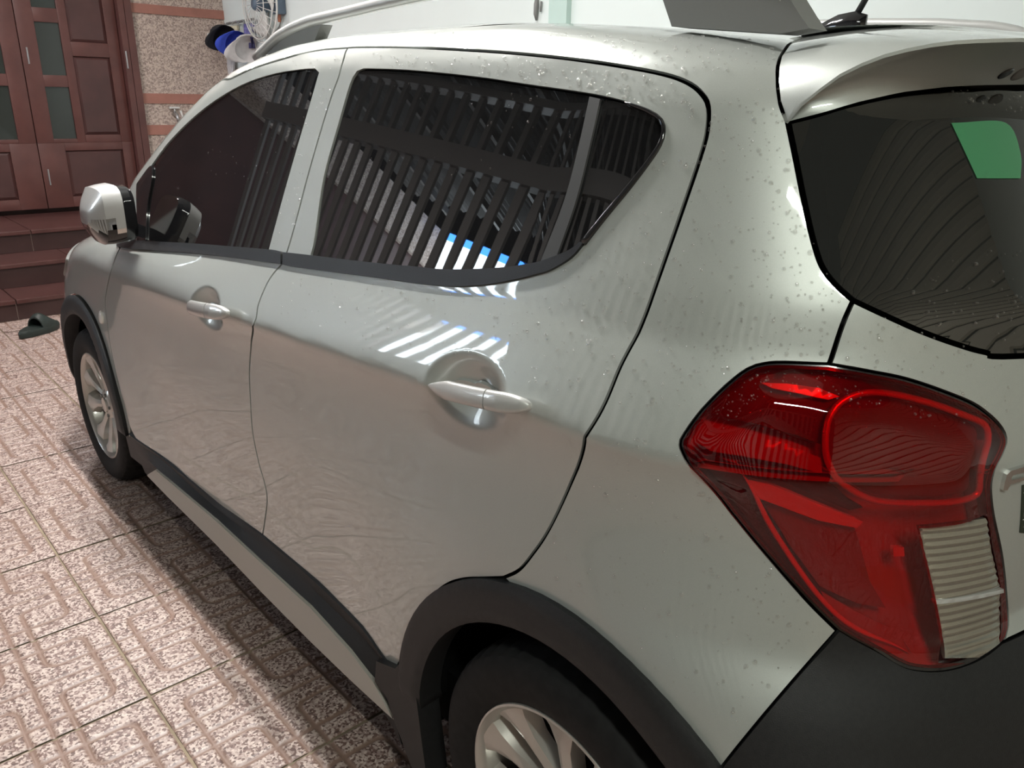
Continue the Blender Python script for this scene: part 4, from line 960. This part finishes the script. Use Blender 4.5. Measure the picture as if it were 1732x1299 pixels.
# ---- droplets
rd = np.random.RandomState(3); dm = [(math.cos(t)*r, math.sin(t)*r, h) for r, h in ((1, -.05), (.86, .36), (.5, .60)) for t in np.linspace(0, 2*math.pi, 7)[:-1]]+[(0, 0, .68)]
df = [(j*6+k, j*6+(k+1) % 6, (j+1)*6+(k+1) % 6, (j+1)*6+k) for j in range(2) for k in range(6)]+[(12+k, 12+(k+1) % 6, 18) for k in range(6)]
def droplets(name, pixels, label, off=.0005, scale=1.):
    P, ok = hits(pixels); P = P[ok]; D = dom(P); N = normal(D); V = []; F = []
    for p, n in zip(P, N):
        u = np.cross(n, [.3, .5, .8]); u /= np.linalg.norm(u); w = np.cross(n, u); r = scale*rd.lognormal(math.log(.0017), .42); r = min(r, .0036); b = len(V)
        V += [p+n*off+(u*a+w*c*rd.uniform(.9, 1.25))*r+n*h*r for a, c, h in dm]; F += [tuple(i+b for i in f) for f in df]
    o = mesh(name, V, F, M['water'], None, True); cp(o); o['kind'] = 'stuff'; o['label'] = label; return o
def in_px(poly, n):
    poly = np.array(poly, float); out = []
    while len(out) < n:
        q = np.column_stack([rd.uniform(poly[:, 0].min(), poly[:, 0].max(), n*2), rd.uniform(poly[:, 1].min(), poly[:, 1].max(), n*2)]); out += list(q[inside(q, poly)])
    return np.array(out[:n])
droplets('water_droplets', np.vstack([in_px([(600, 90), (900, 98), (1150, 140), (1180, 200), (1120, 190), (1000, 155), (800, 125), (610, 112)], 260),
    in_px([(700, 55), (1130, 55), (1310, 70), (1312, 110), (1210, 130), (1100, 110), (900, 80), (700, 72)], 220),
    in_px([(1215, 150), (1320, 130), (1340, 300), (1430, 520), (1390, 610), (1280, 610), (1180, 690), (1040, 690), (1130, 480)], 420),
    in_px([(1180, 260), (1100, 500), (1020, 680), (900, 650), (780, 600), (780, 500), (920, 480), (1020, 400), (1120, 260)], 260),
    in_px([(500, 460), (780, 500), (780, 610), (600, 590), (440, 520)], 130),
    in_px([(1050, 730), (1150, 770), (1400, 1060), (1260, 1230), (1080, 1130), (960, 1000), (900, 960)], 240),
    in_px([(480, 100), (580, 90), (540, 240), (500, 400), (460, 420), (530, 130)], 90),
    in_px([(1450, 520), (1700, 610), (1725, 690), (1690, 700), (1600, 650), (1420, 610)], 60)]), 'small clear water droplets on the silver paint')
droplets('lamp_droplets', np.vstack([in_px([(1200, 700), (1280, 630), (1420, 630), (1480, 690), (1400, 740), (1230, 740)], 260), in_px([(1400, 660), (1600, 690), (1650, 760), (1420, 760)], 60)]), 'tiny water droplets on the red lens', off=.013, scale=.55)
droplets('glass_droplets', np.vstack([in_px([(610, 130), (990, 165), (950, 300), (600, 300)], 40), in_px([(1600, 150), (1730, 150), (1730, 190), (1640, 175)], 30), in_px([(1480, 480), (1730, 400), (1730, 590), (1600, 560)], 60), in_px([(300, 250), (500, 150), (480, 300), (280, 350)], 30)]), 'water droplets on the window glass', off=-.002, scale=.7)
# ================================================================== SMALL THINGS
def rp_(p): return on_plane(p, 0, WALL_X)      # pixel -> right wall
# slipper on the tiles by the steps
s0 = on_plane((67, 562), 2, 0.); slp = empty('slipper', (s0[0], s0[1], 0)); tag(slp, 'dark green rubber slipper lying on the tiles before the steps', 'slipper'); slp.rotation_euler[2] = math.radians(35); slp.scale = (1.1, 1.15, 1.35)
M['slip'] = mat('dark_green_rubber', (.018, .026, .022), .5)
n = 28; sole = []
for k in range(n):
    a = 2*math.pi*k/n; L = .135; w = .05*(1+.18*math.cos(a)-.10*math.cos(2*a)); sole.append((L*math.cos(a), w*math.sin(a)*1.0))
V = [(x, y, .001) for x, y in sole]+[(x*1.02, y*1.04, .02) for x, y in sole]+[(x*.96, y*.94, .03) for x, y in sole]
F = [tuple(range(n))[::-1]]+[(r*n+k, r*n+(k+1) % n, (r+1)*n+(k+1) % n, (r+1)*n+k) for r in range(2) for k in range(n)]+[tuple(2*n+k for k in range(n))]
auto(mesh('sole', V, F, M['slip'], slp), 40)
V = []; F = []; m_ = 14
for i, x in enumerate(np.linspace(-.02, .10, 7)):
    wv = .056-.010*abs(i-2)/4; hv = .075-.012*abs(i-1.5)
    for k in range(m_): t = math.pi*k/(m_-1); V.append((x, wv*math.cos(t), .018+hv*math.sin(t)))
    for k in range(m_): t = math.pi*k/(m_-1); V.append((x, (wv-.006)*math.cos(t), .018+(hv-.007)*math.sin(t)))
for i in range(6):
    for k in range(m_-1):
        a = i*2*m_+k; b = (i+1)*2*m_+k; F.append((a, a+1, b+1, b)); F.append((a+m_, b+m_, b+m_+1, a+m_+1))
for i in (0, 6): F += [(i*2*m_+k, i*2*m_+k+1, i*2*m_+k+m_+1, i*2*m_+k+m_) for k in range(m_-1)]
auto(mesh('strap', V, F, M['slip'], slp), 50)
# coat rack with caps on the right wall
ra, rb2 = rp_((392, 41)), rp_((438, 33)); rk = empty('hook_rack', tuple((ra+rb2)/2)); tag(rk, 'thin wall hook rack holding caps in the corner', 'rack')
ri = -(ra+rb2)/2; ax = np.array([-.045, 0, 0])
MB().tube([ra+ri+ax, rb2+ri+ax], .010, 8).build('rack_bar', M['plastic_grey'], rk)
for q in np.linspace(.05, .95, 5):
    p = ra+(rb2-ra)*q+ri; MB().tube([p, p+ax, p+ax*1.5+[0, 0, -.012], p+ax*1.8+[0, 0, .004]], .005, 6).build('hook', M['steel'], rk)
def cap(name, c, r, ry, tilt, spin, material, label, patch=None, brim=True):
    e = empty(name, tuple(c)); tag(e, label, 'cap', 'caps on the hook rack'); V = []; n = 20; F = []
    for j in range(8):
        t = math.pi/2*j/7
        for k in range(n):
            a = 2*math.pi*k/n; wob = 1+.05*math.sin(3*a+r*40); V.append((r*math.cos(t)*math.cos(a)*wob, ry*math.cos(t)*math.sin(a)*wob, r*.85*math.sin(t)))
    F = [(j*n+k, j*n+(k+1) % n, (j+1)*n+(k+1) % n, (j+1)*n+k) for j in range(7) for k in range(n)]
    mesh('crown', V, F, material, e, True)
    if brim:
        B = []; mm = 13
        for k in range(mm):
            a = -1.15+2.3*k/(mm-1)
            for q in (.94, 1.2, 1.5): B.append((r*math.cos(a)*(q if q < 1 else .94+(q-.94)*1.35*math.cos(a*.9)+.0), ry*math.sin(a)*min(q, 1.0), .004-.02*(math.cos(a))*(q-.94)))
        B2 = [(x, y, z-.006) for x, y, z in B]; nb = len(B)
        Fb = [(k*3+q, k*3+q+1, (k+1)*3+q+1, (k+1)*3+q) for k in range(mm-1) for q in range(2)]
        Fb += [tuple(i+nb for i in f[::-1]) for f in Fb]+[(k*3+2, k*3+2+nb, k*3+5+nb, k*3+5) for k in range(mm-1)]
        mesh('brim', B+B2, Fb, material, e, True)
    if patch:
        MB().box((r*.80, -.03, r*.30), (r*.93, .03, r*.52), .004).build('patch', patch, e)
    e.rotation_euler = (math.radians(tilt[0]), math.radians(tilt[1]), math.radians(spin)); return e
def off_wall(p, d): q = rp_(p); q = q+np.array([-d, 0, 0]); return q
cap('cap', on_plane((379, 64), 1, 6.33), .13, .105, (70, 10), 200, M['cloth_black'], 'black cap with a white patch hanging on the rack', M['plastic_white'])
cap('cap', on_plane((403, 76), 1, 6.22), .125, .11, (75, 0), 185, M['cloth_blue'], 'bright blue cap hanging between the black and white caps')
cap('cap', on_plane((422, 82), 1, 6.05), .125, .115, (60, 15), 160, M['cloth_white'], 'crumpled white cap hanging beside the blue cap')
def cloth(name, c, w, h, material, label, cat):
    V = []; n = 10
    for i in range(n):
        for j in range(8):
            u = i/(n-1)-.5; v = j/7; V.append((-.02-.018*math.sin(u*14+v*2), u*w*(1-.15*v), -v*h))
    V2 = [(x-.012, y, z) for x, y, z in V]; F = [(i*8+j, i*8+j+1, (i+1)*8+j+1, (i+1)*8+j) for i in range(n-1) for j in range(7)]
    F += [tuple(k+len(V) for k in f[::-1]) for f in F]+[(i*8, (i+1)*8, (i+1)*8+len(V), i*8+len(V)) for i in range(n-1)]+[(i*8+7, i*8+7+len(V), (i+1)*8+7+len(V), (i+1)*8+7) for i in range(n-1)]
    o = mesh(name, V+V2, F, material, None, True); o.location = tuple(c); return tag(o, label, cat)
b1 = rp_((427, 37)); cloth('hanging_bag', b1+np.array([-.005, 0, -.015]), .13, .19, M['purple'], 'purple and blue bag hanging from the rack behind the white cap', 'bag')
b2 = rp_((401, 41)); cloth('hanging_cloth', b2+np.array([-.004, 0, -.015]), .12, .15, M['cloth_cream'], 'cream cloth hanging from the rack behind the blue cap', 'cloth')
b3 = rp_((396, 105)); cloth('wall_towel', rp_((398, 100))+np.array([-.01, 0, 0]), .10, .16, M['cloth_white'], 'pale towel hanging low in the corner under the caps', 'towel')
# wall fan head
fc = rp_((461, 10)); fan = empty('wall_fan', tuple(fc)); tag(fan, 'white wall fan with round guard mounted on the white wall', 'fan')
rF = abs(rp_((489, 10))[1]-rp_((434, 10))[1])/2*.98
n = 40
for rr, xx, th in ((rF, -.10, .008), (rF*.92, -.13, .005), (rF*.55, -.15, .004)):
    MB().tube([(xx, rr*math.cos(2*math.pi*k/n), rr*math.sin(2*math.pi*k/n)) for k in range(n+1)], th, 6, False).build('guard_ring', M['plastic_white'], fan, True)
for k in range(24):
    a = 2*math.pi*k/24; MB().tube([(-.155, .05*math.cos(a), .05*math.sin(a)), (-.145, rF*.6*math.cos(a), rF*.6*math.sin(a)), (-.10, rF*math.cos(a), rF*math.sin(a))], .0025, 5).build('guard_wire', M['plastic_white'], fan)
for k in range(3):
    V = []; F = []
    for i, r in enumerate(np.linspace(.04, rF*.85, 7)):
        for j, q in enumerate(np.linspace(-.5, .5, 5)):
            a = 2*math.pi*k/3+q*(.5+.5*i/6)+.15*i; V.append((-.10-.03*q, r*math.cos(a), r*math.sin(a)))
    F = [(i*5+j, i*5+j+1, (i+1)*5+j+1, (i+1)*5+j) for i in range(6) for j in range(4)]; o = mesh('fan_blade', V, F, M['plastic_white'], fan, True)
    md = o.modifiers.new('t', 'SOLIDIFY'); md.thickness = .003
MB().tube([(-.165, 0, 0), (-.14, 0, 0), (-.06, 0, 0), (.0, 0, 0)], [.035, .05, .055, .03], 16).build('motor', M['blue_grey'], fan, True)
gb = rp_((479, 6))-fc; MB().box((-.09, gb[1]-.045, gb[2]-.08), (-.001, gb[1]+.045, gb[2]+.07), .01).build('control_box', M['blue_grey'], fan)
ob_ = rp_((478, 26))-fc; MB().tube([(-.03, ob_[1], ob_[2]+.05), (-.03, ob_[1], ob_[2]-.05)], [.02, .012], 10).build('pull_knob', M['orange'], fan, True)
cd_ = [rp_(p)-fc+np.array([-.012, 0, 0]) for p in ((478, 32), (475, 45), (468, 55), (459, 63), (452, 72))]; MB().tube(cd_, .006, 6).build('power_cord', M['plastic_grey'], fan, True)
pp = [rp_((454, 2)), rp_((458, 90))]; o = MB().tube([pp[0]+[-.014, 0, .5], pp[1]+[-.014, 0, -1.0]], .013, 10).build('conduit_pipe', M['plastic_white'], None, True); tag(o, 'thin white conduit pipe running down the white wall', 'pipe')
hk2 = rp_((910, 14)); e = empty('wall_hook', tuple(hk2)); tag(e, 'small grey hook fixed on the white wall beside the mint pilaster', 'hook')
MB().tube([(-.008, 0, .07), (-.012, 0, .02), (-.016, 0, -.03), (-.010, 0, -.06)], [.006, .014, .012, .005], 8).build('hook_body', M['plastic_grey'], e, True); MB().tube([(-.010, -.035, .03), (-.014, -.035, -.02)], .006, 6).build('hook_pin', M['plastic_grey'], e, True)
# tap on the stone wall
tp = wpt((294, 193)); e = empty('wall_tap', tuple(tp)); tag(e, 'white plastic tap with pipe on the stone wall', 'tap')
MB().tube([(0, .0, 0), (0, -.05, 0), (0, -.08, -.02), (0, -.085, -.06)], [.018, .016, .014, .012], 10).build('spout', M['steel'], e, True)
MB().tube([(0, -.03, .012), (0, -.03, .05)], .010, 8).build('stem', M['steel'], e, True); MB().box((-.045, -.045, .045), (.045, -.015, .062), .006).build('tap_handle', M['plastic_white'], e)
MB().tube([(.05, -.03, .03), (.06, -.04, -.03), (.09, -.03, -.10)], .010, 8).build('hose', M['plastic_white'], e, True)
